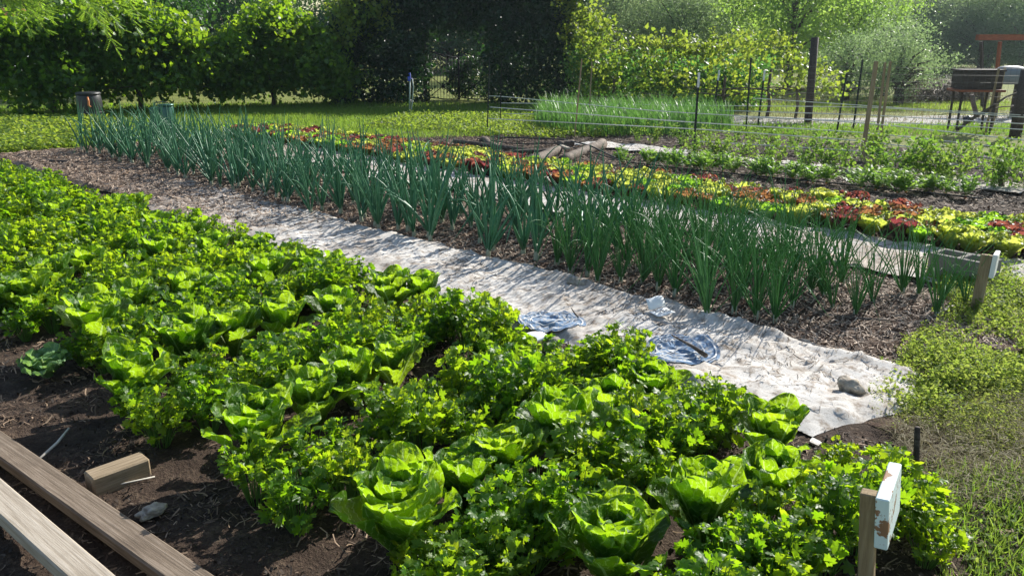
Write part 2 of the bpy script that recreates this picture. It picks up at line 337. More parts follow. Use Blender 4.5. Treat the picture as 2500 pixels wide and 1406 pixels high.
def conc():
    t = NT('block_concrete'); o = t.obj(); n = t.noise(o, 90, 4, .8); n2 = t.noise(o, 9, 3)
    c = t.mix(n2, t.ramp(n, [(.3, (.13, .12, .105)), (.6, (.30, .285, .26))]), (.26, .235, .20)); return t.done(t.pbsdf(c, .95, .15, t.bump(n, .7, .006)))
M['concrete'] = conc()
M['steel_green'] = plain('dark_green_steel', (.02, .03, .028), .55, .4, .2)
M['white_paint'] = plain('white_paint', (.74, .74, .72), .6, .4, 0, .06)
def peel():
    t = NT('peeling_paint'); o = t.obj(); n = t.noise(o, 14, 5, .7); f = t.ramp(n, [(.55, 0.0), (.58, 1.0)]); g = t.noise(t.mapv(o, (60, 60, 4)), 1, 4)
    c = t.mix(f, t.mix(n, (.56, .70, .70), (.7, .76, .76)), t.mix(g, (.2, .1, .05), (.34, .19, .1))); return t.done(t.pbsdf(c, .65, .35, t.bump(f, -.3, .002)))
M['peel'] = peel()
M['iron'] = plain('black_iron', (.012, .012, .013), .6, .3, .3)
M['black_plastic'] = plain('black_plastic', (.02, .021, .023), .45, .5)
M['orange_plastic'] = plain('orange_plastic', (.55, .18, .05), .5, .5)
M['green_paint'] = plain('green_enamel', (.03, .11, .085), .35, .5, .2)
M['blue_paint'] = plain('blue_enamel', (.03, .07, .45), .4, .5)
M['hose'] = plain('pale_hose', (.30, .36, .32), .5, .4)
M['drip'] = plain('drip_line', (.03, .027, .025), .55, .4)
M['string'] = plain('white_twine', (.62, .62, .58), .8, .2)
M['wire'] = plain('fence_wire', (.10, .10, .095), .5, .4, .6)
M['grey_tarp'] = plain('grey_tarp', (.16, .18, .20), .6, .35)
M['rock'] = None
def rock():
    t = NT('pale_rock'); o = t.obj(); n = t.noise(o, 26, 5, .7); return t.done(t.pbsdf(t.ramp(n, [(.3, (.2, .16, .12)), (.6, (.46, .40, .32))]), .9, .2, t.bump(n, .8, .01)))
M['rock'] = rock()
M['white_pipe'] = plain('chalky_pipe', (.5, .46, .40), .6, .3, 0, .25)
M['house_white'] = plain('white_siding', (.75, .78, .8), .7, .3)
M['paper'] = plain('white_tag', (.78, .8, .8), .7, .3, 0, .04)

# ------------------------------------------------------------------ ground
def grid(us, vs, fz, toxy=True):
    U, V = np.meshgrid(us, vs, indexing='ij'); X, Y = (CT*U+ST*V, -ST*U+CT*V) if toxy else (U, V)
    Z = fz(U, V); n, m = len(us), len(vs)
    i, j = np.meshgrid(np.arange(n-1), np.arange(m-1), indexing='ij')
    f = np.stack([i*m+j, (i+1)*m+j, (i+1)*m+j+1, i*m+j+1], -1).reshape(-1, 4)
    return np.stack([X, Y, Z], -1).reshape(-1, 3), f
mb = MB(); k = np.array([-400, -120, -60, -30, -15, 0, 15, 30, 60, 120, 400.]); v, f = grid(k, k, lambda a, b: 0*a, False); mb.add(v, None, f)
tag(mb.obj('ground', M['lawn']), kind='structure')
def soil_h(u, v): return .026+.012*nz(u, v, 3, 1.1)+.008*nz(u, v, 4, 6, 2)
mb = MB(); v, f = grid(np.arange(-13.6, -.05, .045), np.arange(.0, 3.5, .045), soil_h); mb.add(v, None, f)
tag(mb.obj('bed_soil', M['soil']), kind='structure')
def on_h(u, v): return .028+.035*np.exp(-((v-4.85)/.55)**2)+.01*nz(u, v, 5, 1.5)+.006*nz(u, v, 6, 7, 2)
mb = MB(); v, f = grid(np.arange(-13.4, -.75, .05), np.arange(3.3, 5.9, .05), on_h); mb.add(v, None, f)
tag(mb.obj('onion_bed_soil', M['soil2']), kind='structure')
def far_h(u, v): return .028+.014*nz(u, v, 7, .9)+.009*nz(u, v, 8, 4, 2)
mb = MB(); v, f = grid(np.arange(-11.6, -.4, .07), np.arange(5.7, 13.2, .07), far_h)
uu, vv = IB(v[:, 0], v[:, 1]); lim = -13.4+.52*np.maximum(vv-8.0, 0)+.25*nz(uu*0+vv, vv, 2, .8)
mb.add(v, None, f); tag(mb.obj('far_bed_soil', M['soil']), kind='structure')
def rim_(x, w_): return np.clip(x/w_, 0, 1)
def sack_h(u, v):
    h = .055+.013*nz(u*.55, v, 21, 1.6, 2)+.009*nz(u, v*.6, 22, 4.0, 2)+.004*nz(u*.7, v, 29, 10, 2)+.012*np.maximum(0, 1-np.abs(nz(u, v, 23, 1.1, 2))*7)+.003*nz(u, v, 24, 14, 1)
    return np.maximum(h, .012)
def sack_front(u, v):
    h = sack_h(u, v)+.012+.012*np.maximum(0, 1-np.abs(nz(u*1.4, v*.5, 33, 1.3, 2))*9)
    e1 = 4.02+.05*nz(u, u*0, 25, .7, 2)
    return h+.018*np.exp(-((v-e1+.05)/.035)**2)*(u > -3.4)
mb = MB(); us = np.arange(-13.2, -.98, .022); vs = np.arange(2.92, 4.12, .022); v, f = grid(us, vs, sack_front)
uu, vv = IB(v[:, 0], v[:, 1]); e0 = 3.12+.06*nz(uu, uu*0, 27, .9, 2)-.12*np.clip((uu+1.9)/.5, 0, 1); e1 = 4.02+.05*nz(uu, uu*0, 25, .7, 2); eu = -1.05+.06*nz(vv, vv*0, 28, 1.6, 2)-.12*np.exp(-((vv-3.0)/.15)**2)
cl_v = np.clip(vv, e0, e1); cl_u = np.minimum(uu, eu); x, y = B(cl_u, cl_v); v[:, 0] = x; v[:, 1] = y
tp = np.clip(np.minimum(np.minimum(cl_v-e0, eu-cl_u), 9)/.07, 0, 1); v[:, 2] = .036+(v[:, 2]-.036)*tp; mb.add(v, None, f)
tag(mb.obj('burlap_path', M['burlap']), kind='structure')
mb = MB(); us = np.arange(-12.6, -.75, .04); vs = np.arange(5.62, 6.72, .04)
v, f = grid(us, vs, lambda u, v: sack_h(u+5, v)+.006); uu, vv = IB(v[:, 0], v[:, 1]); e0 = 5.7+.1*nz(uu, uu*0, 31, .6, 2); x, y = B(uu, np.maximum(vv, e0)); v[:, 0] = x; v[:, 1] = y; mb.add(v, None, f)
tag(mb.obj('burlap_path.001', M['burlap']), kind='structure')
# pale ground cloth showing between the carrot and pea rows
mb = MB(); us = np.arange(-8.2, -1.9, .06); vs = np.arange(9.75, 10.45, .06); v, f = grid(us, vs, lambda u, v: .055+.02*nz(u, v, 41, 1.3)); 
uu, vv = IB(v[:, 0], v[:, 1]); e0 = 9.9+.2*nz(uu, uu*0, 42, .5); e1 = 10.3+.15*nz(uu, uu*0, 43, .4); x, y = B(uu, np.clip(vv, e0, e1)); v[:, 0] = x; v[:, 1] = y; mb.add(v, None, f)
tag(mb.obj('cloth_path', M['burlap']), kind='structure')
mb = MB(); xs = np.linspace(4.5, 40, 60); ys = np.linspace(0, 1, 5); X, T_ = np.meshgrid(xs, ys, indexing='ij')
Yc = 17.5+.10*(X-9)+.35*nz(X, X*0, 44, .05, 2); hw = 1.0+.2*nz(X, X*0+3, 45, .2, 2); Y = Yc+(T_-.5)*2*hw; n, m = X.shape
i, j = np.meshgrid(np.arange(n-1), np.arange(m-1), indexing='ij'); f = np.stack([i*m+j, (i+1)*m+j, (i+1)*m+j+1, i*m+j+1], -1).reshape(-1, 4)
mb.add(np.stack([X, Y, .006+0*X], -1).reshape(-1, 3), None, f); tag(mb.obj('gravel_road', M['gravel']), kind='structure')

# ------------------------------------------------------------------ words for labels
ONES = 'first second third fourth fifth sixth seventh eighth ninth tenth eleventh twelfth thirteenth fourteenth fifteenth sixteenth seventeenth eighteenth nineteenth'.split()
TENS = {2: ('twentieth', 'twenty'), 3: ('thirtieth', 'thirty'), 4: ('fortieth', 'forty'), 5: ('fiftieth', 'fifty'), 6: ('sixtieth', 'sixty'), 7: ('seventieth', 'seventy'), 8: ('eightieth', 'eighty'), 9: ('ninetieth', 'ninety')}
def ordw(n):
    if n < 20: return ONES[n-1]
    return TENS[n//10][0] if n % 10 == 0 else TENS[n//10][1]+'-'+ONES[n % 10-1]

# ------------------------------------------------------------------ leafy heads (romaine, loose lettuce)
def blade_leaf(mb, az, r0, z0, L, W, a0, a1, cup, ruf, rf, nt_=24, ns=17, rnd=.5, twist=0., crk=.0026):
    t = 1-(1-np.linspace(0, 1, nt_))**1.5; s = np.linspace(-1, 1, ns)
    ang = a0+(a1-a0)*t**1.6                                     # tilt from vertical along the midrib
    ds = L*np.diff(t); rr = r0+np.concatenate([[0], np.cumsum(np.sin(ang[:-1])*ds)]); zz = z0+np.concatenate([[0], np.cumsum(np.cos(ang[:-1])*ds)])
    wt = W*.5*(.26+.74*np.clip(t/.62, 0, 1)**1.25); tip = np.clip((t-.56)/.44, 0, 1); wt = wt*np.sqrt(np.maximum(1-tip**2.6, 0.0))+.004
    Tt, S = np.meshgrid(t, s, indexing='ij'); wS = wt[:, None]*S
    inx = -np.cos(ang)[:, None]; inz = np.sin(ang)[:, None]       # inward normal (towards the heart)
    c = cup*wt[:, None]*(S**2)*(1-.35*Tt)
    ph = rng.uniform(0, 6.28, 6)
    rfl = ruf*(np.abs(S)**1.6*np.clip(Tt*1.6, 0, 1))*(np.sin(rf*Tt*6.28+ph[0]+2*np.sign(S))+.6*np.sin(rf*1.9*Tt*6.28+ph[1]+S*2)) + ruf*.8*np.clip((Tt-.6)/.4, 0, 1)**2*np.sin(S*rf*1.6+ph[2])
    bl = crk*(np.sin(Tt*44+ph[3]-np.abs(S)*9)*np.sin(np.abs(S)*13+ph[4]+2*np.sin(Tt*15))+.7*np.sin(Tt*25+S*17+ph[5]))*np.clip(np.abs(S)*5, .1, 1)*np.clip(Tt*2, 0, 1)-.004*np.exp(-(S/.09)**2)*(1-Tt*.7)
    q = c+rfl+bl
    X = rr[:, None]+inx*q*1.0; Z = zz[:, None]+inz*q; Yv = wS*np.cos(np.clip(cup*np.abs(S)*.8, 0, 1.0))+twist*Tt*q
    ca, sa = math.cos(az), math.sin(az)
    P = np.stack([X*ca-Yv*sa, X*sa+Yv*ca, Z], -1).reshape(-1, 3)
    i, j = np.meshgrid(np.arange(nt_-1), np.arange(ns-1), indexing='ij'); f = np.stack([i*ns+j, i*ns+j+1, (i+1)*ns+j+1, (i+1)*ns+j], -1).reshape(-1, 4)
    st = np.stack([S, Tt, np.full_like(S, rnd)], -1).reshape(-1, 3); mb.add(P, None, f, st)
def romaine(i):
    r = empty('romaine_lettuce', 'romaine', 'lettuce'); o = MB(); h = MB(); ga = 2.4; a = rng.uniform(0, 6.28)
    for k in range(11):
        a += ga+rng.normal(0, .15); lo = k < 4
        blade_leaf(o, a, .012, .012+.003*k, rng.uniform(.23, .28), rng.uniform(.13, .165), R(rng.uniform(28, 40) if lo else rng.uniform(15, 26)), R(rng.uniform(44, 74) if lo else rng.uniform(20, 42)), rng.uniform(.25, .6), rng.uniform(.006, .011), rng.uniform(2.2, 3.6), rnd=rng.random()*(.7 if lo else 1), crk=.0032)
    for k in range(10):
        a += ga+rng.normal(0, .15); q = k/9
        blade_leaf(h, a, .01, .03, rng.uniform(.23, .265)*(1-.2*q), rng.uniform(.125, .155)*(1-.3*q), R(rng.uniform(8, 16)*(1-.5*q)), R(rng.uniform(10, 26)*(1-.7*q)), rng.uniform(.5, .8), rng.uniform(.005, .009), rng.uniform(2.2, 3.6), rnd=.25+.75*rng.random(), crk=.003)
    s = MB(); tube(s, [(0, 0, -.02), (0, 0, .03), (0, 0, .06)], [.024, .022, .01], 8)
    KIDS[r.name] = [o.obj('outer_leaves', M['romaine'], r), h.obj('heart_leaves', M['romaine'], r), s.obj('stem', M['shank'], r)]
    return r
ROM = Kind([romaine(i) for i in range(7)])
def loose(i, mat, name):
    r = empty(name, 'lettuce', 'lettuce'); o = MB(); a = rng.uniform(0, 6.28); n = 15
    for k in range(n):
        a += 2.4+rng.normal(0, .2); q = k/(n-1)
        blade_leaf(o, a, .012, .01, rng.uniform(.16, .215)*(1-.2*q), rng.uniform(.11, .15)*(1-.2*q), R(38-30*q+rng.uniform(-6, 6)), R(62-44*q+rng.uniform(-10, 10)), rng.uniform(.1, .5), rng.uniform(.009, .015) if mat not in ('red', 'bronze') else rng.uniform(.006, .011), rng.uniform(4.0, 7.5), nt_=16, ns=17, rnd=rng.random())
    s = MB(); tube(s, [(0, 0, -.02), (0, 0, .04)], [.02, .014], 7)
    KIDS[r.name] = [o.obj('leaves', M[mat], r), s.obj('stem', M['shank'], r)]; return r
LET = {c: Kind([loose(i, c, 'loose_leaf_lettuce') for i in range(3)]) for c in ('lime', 'greenlet', 'red', 'bronze')}

# romaine cross rows of the near bed: (u of the row, v of each head, row name)
def put_row(u0, vs, rowname, big=1.0, jit=.05):
    looks = ['broad', 'upright', 'full', 'ruffled', 'leafy', 'open']
    for k, vv in enumerate(vs):
        u, v_ = (u0[k] if not np.isscalar(u0) else u0)+rng.normal(0, jit*.6), vv+rng.normal(0, .012); x, y = B(u, v_)
        ROM.put(int(rng.integers(0, 7)) if k else 0, (x, y, .02), rng.uniform(0, 6.28), big*rng.uniform(.92, 1.12), f'{random.choice(looks)} romaine head, {ordw(k+1)} from the boards in the {rowname}', 'romaine heads in cross rows', (rng.normal(0, .06), rng.normal(0, .06)))
def px_row(pts, rowname, big=1.0):                    # heads at measured ground points, nearest the boards first
    looks = ['broad', 'upright', 'full', 'ruffled', 'leafy', 'open']
    for k, (x_, y_, s_) in enumerate(pts):
        p = G(x_, y_, .02); ROM.put(k*3+len(rowname), tuple(p), rng.uniform(0, 6.28), big*s_*1.02, f'{looks[(k*2+len(rowname))%6]} romaine head, {ordw(k+1)} from the boards in the {rowname}', 'romaine heads in cross rows', (rng.normal(0, .05), rng.normal(0, .05)))
ROW1 = [(1500, 1455, 1.05), (1715, 1352, 1.1), (1868, 1265, .95), (1880, 1150, 1.0)]
ROW2 = [(985, 1372, 1.2), (1130, 1272, .95), (1245, 1215, .98), (1375, 1140, 1.12), (1495, 1060, .9), (1590, 1010, .84)]
ROW3 = [(640, 1150, 1.15), (775, 1050, .95), (868, 1000, 1.02), (965, 955, .95), (1190, 905, .72), (1285, 905, .56)]
ROW4 = [(325, 1010, 1.15), (470, 915, 1.15), (575, 880, 1.05), (690, 855, 1.05), (830, 820, 1.0), (960, 770, 1.0), (1035, 768, .9)]
ROW5 = [(240, 865, 1.2), (345, 800, 1.0), (470, 785, 1.1), (560, 760, .95), (655, 730, 1.05), (770, 710, 1.0), (820, 700, .8)]
ROW6 = [(85, 790, 1.15), (150, 730, 1.0), (230, 700, 1.0), (400, 675, 1.05), (520, 665, 1.0), (625, 660, .9)]
px_row(ROW1, 'first romaine row from the painted sign'); px_row(ROW2, 'second romaine row from the painted sign'); px_row(ROW3, 'third romaine row from the painted sign')
px_row(ROW4, 'fourth romaine row from the painted sign'); px_row(ROW5, 'fifth romaine row from the painted sign'); px_row(ROW6, 'sixth romaine row from the painted sign')
FAR_ROM = [(0, 770), (215, 590), (250, 580), (330, 545), (390, 570), (300, 520), (330, 515), (150, 540), (60, 610), (20, 500), (70, 480), (475, 590)]
for k, (x_, y_) in enumerate(sorted(FAR_ROM, key=lambda a: -a[1])):
    ROM.put(k+2, tuple(G(x_, y_+25, .05)), rng.uniform(0, 6.28), .95, f'romaine poking out of the far cilantro, {ordw(k+1)} nearest the camera', 'romaine heads in cross rows')
# ------------------------------------------------------------------ cilantro
def cilantro(i, nst=58, hgt=.30, spread=.135):
    r = empty('cilantro_plant', 'cilantro', 'herb'); lf = MB(); stm = MB()
    P, D, N, L = [], [], [], []
    for k in range(nst):
        a = rng.uniform(0, 6.28); q = math.sqrt(rng.random()); h = hgt*rng.uniform(.45, 1.08)*(1-.35*q*q); rad = spread*q
        tip = np.array([rad*math.cos(a), rad*math.sin(a), h]); b = np.array([.025*math.cos(a), .025*math.sin(a), 0])
        mid = (tip+b)/2+np.array([0, 0, .03]); 
        tube(stm, [b, mid, tip], [.0024, .0019, .0013], 3, rng.random(), False)
        d0 = norm(tip-mid); 
        for lv, base in ((0, tip), (1, mid+(tip-mid)*.45)):
            for j in range(3 if lv == 0 else 2):
                aa = a+(j-1)*1.25+rng.normal(0, .3) if lv == 0 else a+(1 if j else -1)*rng.uniform(.8, 1.8)
                dd = np.array([math.cos(aa), math.sin(aa), rng.uniform(-.15, .75)]); P.append(base+.004*dd); D.append(dd)
                N.append(np.array([.25, .3, .75])+rng.normal(0, .7, 3)); L.append(rng.uniform(.020, .044)*(1 if j == 1 or lv else .9))
    L = np.array(L); leaves(lf, P, norm(np.array(D)), norm(np.array(N)), L, L*rng.uniform(.9, 1.15, len(L)), 'cilantro')
    KIDS[r.name] = [lf.obj('leaves', M['cilantro'], r), stm.obj('stems', M['cil_stem'], r)]; return r
CIL = Kind([cilantro(i) for i in range(6)])
ROWU = [np.mean([IB(*G(a, b)[:2])[0] for a, b, _ in rw]) for rw in (ROW1, ROW2, ROW3, ROW4, ROW5, ROW6)]
print('romaine rows u', ROWU, [[round(IB(*G(a, b)[:2])[1], 2) for a, b, _ in rw] for rw in (ROW1, ROW2, ROW3, ROW4, ROW5, ROW6)])
lines = []
edges = [ROWU[0]+.62]+ROWU
for a, b in zip(edges[:-1], edges[1:]):
    gap = a-b; mid = (a+b)/2; lines += [(mid+gap*.10, .18), (mid-gap*.10, .18)] if gap < .85 else [(mid+gap*.16, .17), (mid-gap*.12, .17)]
u = ROWU[-1]-.3
while u > -12.2: lines.append((u, .235)); u -= .36+.02*max(0, len(lines)-14)*.35
SILX = [-200, 0, 100, 230, 400, 540, 640, 740, 860, 960, 1060, 1225, 1255, 1262, 1440, 1520, 1545, 1575, 1650, 1700, 1840, 1870, 2000, 2150, 2230, 2300]
SILY = [395, 398, 420, 475, 520, 545, 575, 600, 650, 705, 740, 745, 790, 815, 822, 810, 815, 905, 925, 935, 985, 1040, 1130, 1150, 1150, 1300]
cnt = 0
for li, (u0, sp) in enumerate(lines):
    v0 = 1.14+.12*rng.random() if li > 2 else .95+.12*li
    kk = 0
    vs_ = np.arange(v0 if li < 12 else 1.0, 3.25, sp)
    for k, vv in enumerate(vs_):
        x, y = B(u0+rng.normal(0, .035), vv+rng.normal(0, .03)); 
        s_ = rng.uniform(.85, 1.15)*(.95 if li < 12 else 1.12)
        if li < 12 and vv < v0+.35: s_ *= .85
        px_, py_ = pr(x, y, .29*s_); over = np.interp(px_, SILX, SILY)-py_
        if over > 6: s_ *= .75; px_, py_ = pr(x, y, .29*s_); over = np.interp(px_, SILX, SILY)-py_
        if y < 1.5 or over > 14: continue
        kk += 1
        CIL.put(int(rng.integers(0, 6)), (x, y, .02), rng.uniform(0, 6.28), (s_, s_, s_*rng.uniform(.85, 1.15)), f'cilantro clump, {ordw(kk)} from the boards in the {ordw(li+1)} cilantro line from the painted sign', 'cilantro clumps in cross lines'); cnt += 1
for k, (x_, y_, s_) in enumerate([(1205, 872, 1.1), (1140, 850, 1.0), (1235, 890, .85), (1095, 835, .95), (1170, 900, .9), (1500, 950, .95), (1450, 935, .8), (1535, 985, .9)]):
    CIL.put(k+1, tuple(G(x_, y_, .02)), rng.uniform(0, 6.28), (s_, s_, s_*1.1), f'tall cilantro clump at the sacking edge, {ordw(k+1)} of those left of the badges', 'cilantro clumps in cross lines')
print('cilantro', cnt)
# ------------------------------------------------------------------ onions
def onion(i, thick):
    r = empty('onion_plant', 'onion', 'onion'); lf = MB(); sh = MB(); n = int(rng.integers(5, 9)) if thick else int(rng.integers(15, 23))
    fan = rng.uniform(0, 6.28)
    for k in range(n):
        a = fan+(0 if k % 2 else math.pi)+rng.normal(0, .7) if thick else rng.uniform(0, 6.28)
        L = rng.uniform(.44, .72) if thick else rng.uniform(.40, .68); tl = abs(rng.normal(0, .26))+.04; bend = rng.uniform(-.1, .4) if thick else rng.uniform(0, .65)
        if rng.random() < .2: bend += rng.uniform(.6, 1.7)
        m = 10; t = np.linspace(0, 1, m); ang = tl+bend*t**1.8
        ds = L/(m-1); rr = .006+np.concatenate([[0], np.cumsum(np.sin(ang[:-1])*ds)]); zz = (.05 if thick else .03)+np.concatenate([[0], np.cumsum(np.cos(ang[:-1])*ds)])
        if rng.random() < .12:                                    # a bent-over leaf
            kk = rng.integers(4, 8); zz[kk:] = zz[kk]-(np.arange(m-kk))*ds*.75; rr[kk:] = rr[kk]+np.arange(m-kk)*ds*.6
        w_ = (.0135 if thick else .0046)*rng.uniform(.75, 1.15); rad = w_*np.clip(.55+t*2.6, 0, 1)*np.maximum(1-t, 0)**.72+.0007
        tube(lf, np.stack([rr*math.cos(a), rr*math.sin(a), zz], 1), rad, 6 if thick else 4, rng.random(), False)
    if thick: tube(sh, [(0, 0, -.02), (0, 0, .02), (0, 0, .07), (0, 0, .11)], [.019, .02, .014, .009], 8)
    else:
        for k in range(4): a = rng.uniform(0, 6.28); tube(sh, [(.012*math.cos(a), .012*math.sin(a), -.02), (.014*math.cos(a), .014*math.sin(a), .06)], [.006, .004], 5)
    KIDS[r.name] = [lf.obj('leaves', M['onion' if thick else 'scallion'], r), sh.obj('shank', M['shank'], r)]; return r
ONI = Kind([onion(i, True) for i in range(8)]); SCA = Kind([onion(i, False) for i in range(8)])
cnt = 0
for ri, (v0, nm) in enumerate(((4.22, 'front'), (4.55, 'second'), (4.90, 'third'), (5.25, 'back'))):
    u = (-1.95, -1.65, -1.35, -1.15)[ri]; k = 0
    while u > -13.0:
        k += 1; vv = v0+rng.normal(0, .075); x, y = B(u+rng.normal(0, .03), vv); thin = u > -3.75+.12*ri
        sparse = u > -1.9
        if not (sparse and rng.random() < .45):
            kind = SCA if thin else ONI; s_ = rng.uniform(.78, 1.18)*(.8 if sparse else 1.06 if thin else 1.0)
            kind.put(int(rng.integers(0, 8)), (x, y, .035), rng.uniform(0, 6.28), s_, f'{"thin leaved" if thin else "thick leaved"} onion, {ordw(k)} from the sign stake end of the {nm} onion row', 'onions in long rows', (rng.normal(0, .05), rng.normal(0, .05))); cnt += 1
        else: k -= 1
        u -= (.125 if thin else .195)*rng.choice([.6, .8, 1.0, 1.1, 1.5])+(.0 if u > -7 else .02)
print('onions', cnt)
# ------------------------------------------------------------------ coloured lettuce rows
cnt = 0
for ri, (v0, nm) in enumerate(((6.78, 'front'), (7.03, 'second'), (7.28, 'third'), (7.53, 'back'))):
    u = -1.35-.2*rng.random(); k = 0
    while u > -13.4:
        k += 1; x, y = B(u+rng.normal(0, .03), v0+rng.normal(0, .04))
        c = rng.choice(['lime', 'greenlet', 'red', 'bronze'], p=[.44, .16, .18, .22]); w_ = {'lime': 'lime frilly', 'greenlet': 'green frilly', 'red': 'red', 'bronze': 'bronze'}[c]
        LET[c].put(int(rng.integers(0, 3)), (x, y, .03), rng.uniform(0, 6.28), rng.uniform(.95, 1.22), f'{w_} lettuce, {ordw(k)} from the cinder block end of the {nm} lettuce row', 'coloured lettuces in rows', (rng.normal(0, .08), rng.normal(0, .08))); cnt += 1
        u -= rng.uniform(.165, .225)
print('lettuce', cnt)
# ------------------------------------------------------------------ carrots and peas
def carrot(i):
    r = empty('carrot_plant', 'carrot', 'carrot'); lf = MB(); P, D, N = [], [], []
    for k in range(16):
        a = rng.uniform(0, 6.28); tl = rng.uniform(.15, .9); L = rng.uniform(.16, .24); d = np.array([math.sin(tl)*math.cos(a), math.sin(tl)*math.sin(a), math.cos(tl)])
        pts = [d*L*t+np.array([0, 0, -.25*L*t*t*math.sin(tl)]) for t in np.linspace(0, 1, 5)]; tube(lf, pts, .0016, 3, .5, False)
        side = norm(np.cross(d, (0, 0, 1)))
        for t in np.linspace(.4, 1, 7):
            b = d*L*t+np.array([0, 0, -.25*L*t*t*math.sin(tl)])
            for s in (-1, 1): P.append(b); D.append(d*.5+side*s+rng.normal(0, .2, 3)); N.append(np.array([0, 0, 1.])+rng.normal(0, .4, 3))
    n = len(P); leaves(lf, P, norm(np.array(D)), norm(np.array(N)), rng.uniform(.035, .055, n), .028, 'fern')
    sh = MB(); tube(sh, [(0, 0, -.03), (0, 0, .02)], [.012, .009], 6)
    KIDS[r.name] = [lf.obj('leaves', M['carrot'], r), sh.obj('root_top', M['orange_plastic'], r)]; return r
CAR = Kind([carrot(i) for i in range(4)])
k = 0; u = -2.15
a, b = np.array(IB(*G(1540, 405)[:2])), np.array(IB(*G(2380, 492)[:2]))
for q in np.linspace(1, 0, 34):
    if rng.random() < .1: continue
    k += 1; uu, vv = a+(b-a)*q; x, y = B(uu+rng.normal(0, .04), vv+rng.normal(0, .09))
    CAR.put(k, (x, y, .03), rng.uniform(0, 6.28), rng.uniform(.9, 1.25), f'feathery carrot top, {ordw(k)} from the short grey stake end of its row', 'carrots in a row')
def pea(i, big):
    r = empty('pea_plant', 'pea', 'pea'); lf = MB(); stm = MB(); P, D, N, L = [], [], [], []
    for k in range(6):
        a = rng.uniform(0, 6.28); H = rng.uniform(.25, .55); b = np.array([.05*math.cos(a), .05*math.sin(a), 0]); t = np.linspace(0, 1, 7)
        pts = np.stack([b[0]+.16*math.cos(a)*t**1.5+.02*np.sin(t*7+k), b[1]+.16*math.sin(a)*t**1.5+.02*np.cos(t*6+k), H*t], 1); tube(stm, pts, .003, 4, .5, False)
        for q in range(1, 7):
            for s in range(4): dd = rdir(1, .35)[0]; P.append(pts[q]+dd*.03); D.append(dd); N.append(np.array([0, 0, 1.])+rng.normal(0, .6, 3)); L.append(rng.uniform(.03, .06))
    L = np.array(L); leaves(lf, P, np.array(D), norm(np.array(N)), L, L*.75, 'oval')
    KIDS[r.name] = [lf.obj('leaves', M['pea'], r), stm.obj('stems', M['cil_stem'], r)]; return r
PEA = Kind([pea(i, 1) for i in range(5)])
for (pa, pb, nm, n_, s0) in (((1690, 395), (2500, 470), 'front', 34, .95), ((1560, 350), (2500, 425), 'middle', 26, .78), ((1500, 335), (2500, 398), 'back', 18, .66)):
    a, b = G(*pa), G(*pb); k = 0
    for q in np.linspace(1, 0, n_):
        if q < .35 and rng.random() < .25: continue
        k += 1; p = a+(b-a)*q
        PEA.put(int(rng.integers(0, 5)), (p[0]+rng.normal(0, .08), p[1]+rng.normal(0, .12), .02), rng.uniform(0, 6.28), s0*rng.uniform(.8, 1.15)*(.78+.3*q), f'leafy pea plant, {ordw(k)} from the hutch end of the {nm} pea row', 'pea plants below the twine')
# ------------------------------------------------------------------ timber, block, stakes
def beam(name, mat, p0, p1, wd, th, label, cat, z0, roll=0, parent=None):
    p0 = np.array([*p0[:2], z0]); p1 = np.array([*p1[:2], z0]); L = np.linalg.norm(p1-p0); m = MB(); box(m, (0, 0, 0), (L, wd, th), None, .006)
    o = m.obj(name, M[mat], parent, False, tuple((p0+p1)/2)); o.rotation_euler = (roll, 0, math.atan2(p1[1]-p0[1], p1[0]-p0[0])); return tag(o, label, cat)
a, b = G(-130, 1000, .11), G(620, 1560, .11); a2, b2 = G(15, 1085, .11), G(515, 1440, .11)
d = norm(b2-a2); s = np.array([-d[1], d[0], 0])
beam('timber_board', 'wood_brown', G(62, 1126, .095)-d*.7, G(468, 1404, .095)+d*.6, .098, .045, 'brown weathered board edging the bed beside the short block of wood', 'board', .07)
beam('timber_board', 'wood_pale', G(0, 1203, .12)-d*.5, G(198, 1404, .12)+d*.6, .095, .05, 'pale grey board lying outermost, nearest the camera, next to the brown board', 'board', .105)
p0, p1 = G(215, 1168, .09), G(355, 1118, .09); beam('wood_block', 'wood_new', p0, p1, .085, .085, 'short square cut block of pale wood lying inside the brown board', 'wood block', .062)
mb = MB(); vs_, fs_ = [], []
def lattice(mb, xs, ys, solid, z0, z1):             # solid cells extruded, holes left open
    n, m = len(xs), len(ys); idx = {}
    V = []; Fq = []
    def vid(i, j, k):
        key = (i, j, k)
        if key not in idx: idx[key] = len(V); V.append((xs[i], ys[j], (z0, z1)[k]))
        return idx[key]
    S = lambda i, j: 0 <= i < n-1 and 0 <= j < m-1 and solid(i, j)
    for i in range(n-1):
        for j in range(m-1):
            if not S(i, j): continue
            Fq.append([vid(i, j, 1), vid(i+1, j, 1), vid(i+1, j+1, 1), vid(i, j+1, 1)]); Fq.append([vid(i, j, 0), vid(i, j+1, 0), vid(i+1, j+1, 0), vid(i+1, j, 0)])
            if not S(i-1, j): Fq.append([vid(i, j, 0), vid(i, j, 1), vid(i, j+1, 1), vid(i, j+1, 0)])
            if not S(i+1, j): Fq.append([vid(i+1, j, 0), vid(i+1, j+1, 0), vid(i+1, j+1, 1), vid(i+1, j, 1)])
            if not S(i, j-1): Fq.append([vid(i, j, 0), vid(i+1, j, 0), vid(i+1, j, 1), vid(i, j, 1)])
            if not S(i, j+1): Fq.append([vid(i, j+1, 0), vid(i, j+1, 1), vid(i+1, j+1, 1), vid(i+1, j+1, 0)])
    mb.add(V, None, Fq)
xs = [-.195, -.165, -.015, .015, .165, .195]; ys = [-.095, -.062, .062, .095]
lattice(mb, xs, ys, lambda i, j: not (j == 1 and i in (1, 3)), 0, .19)
p0 = p1 = np.array((3.05, 5.22, .2))
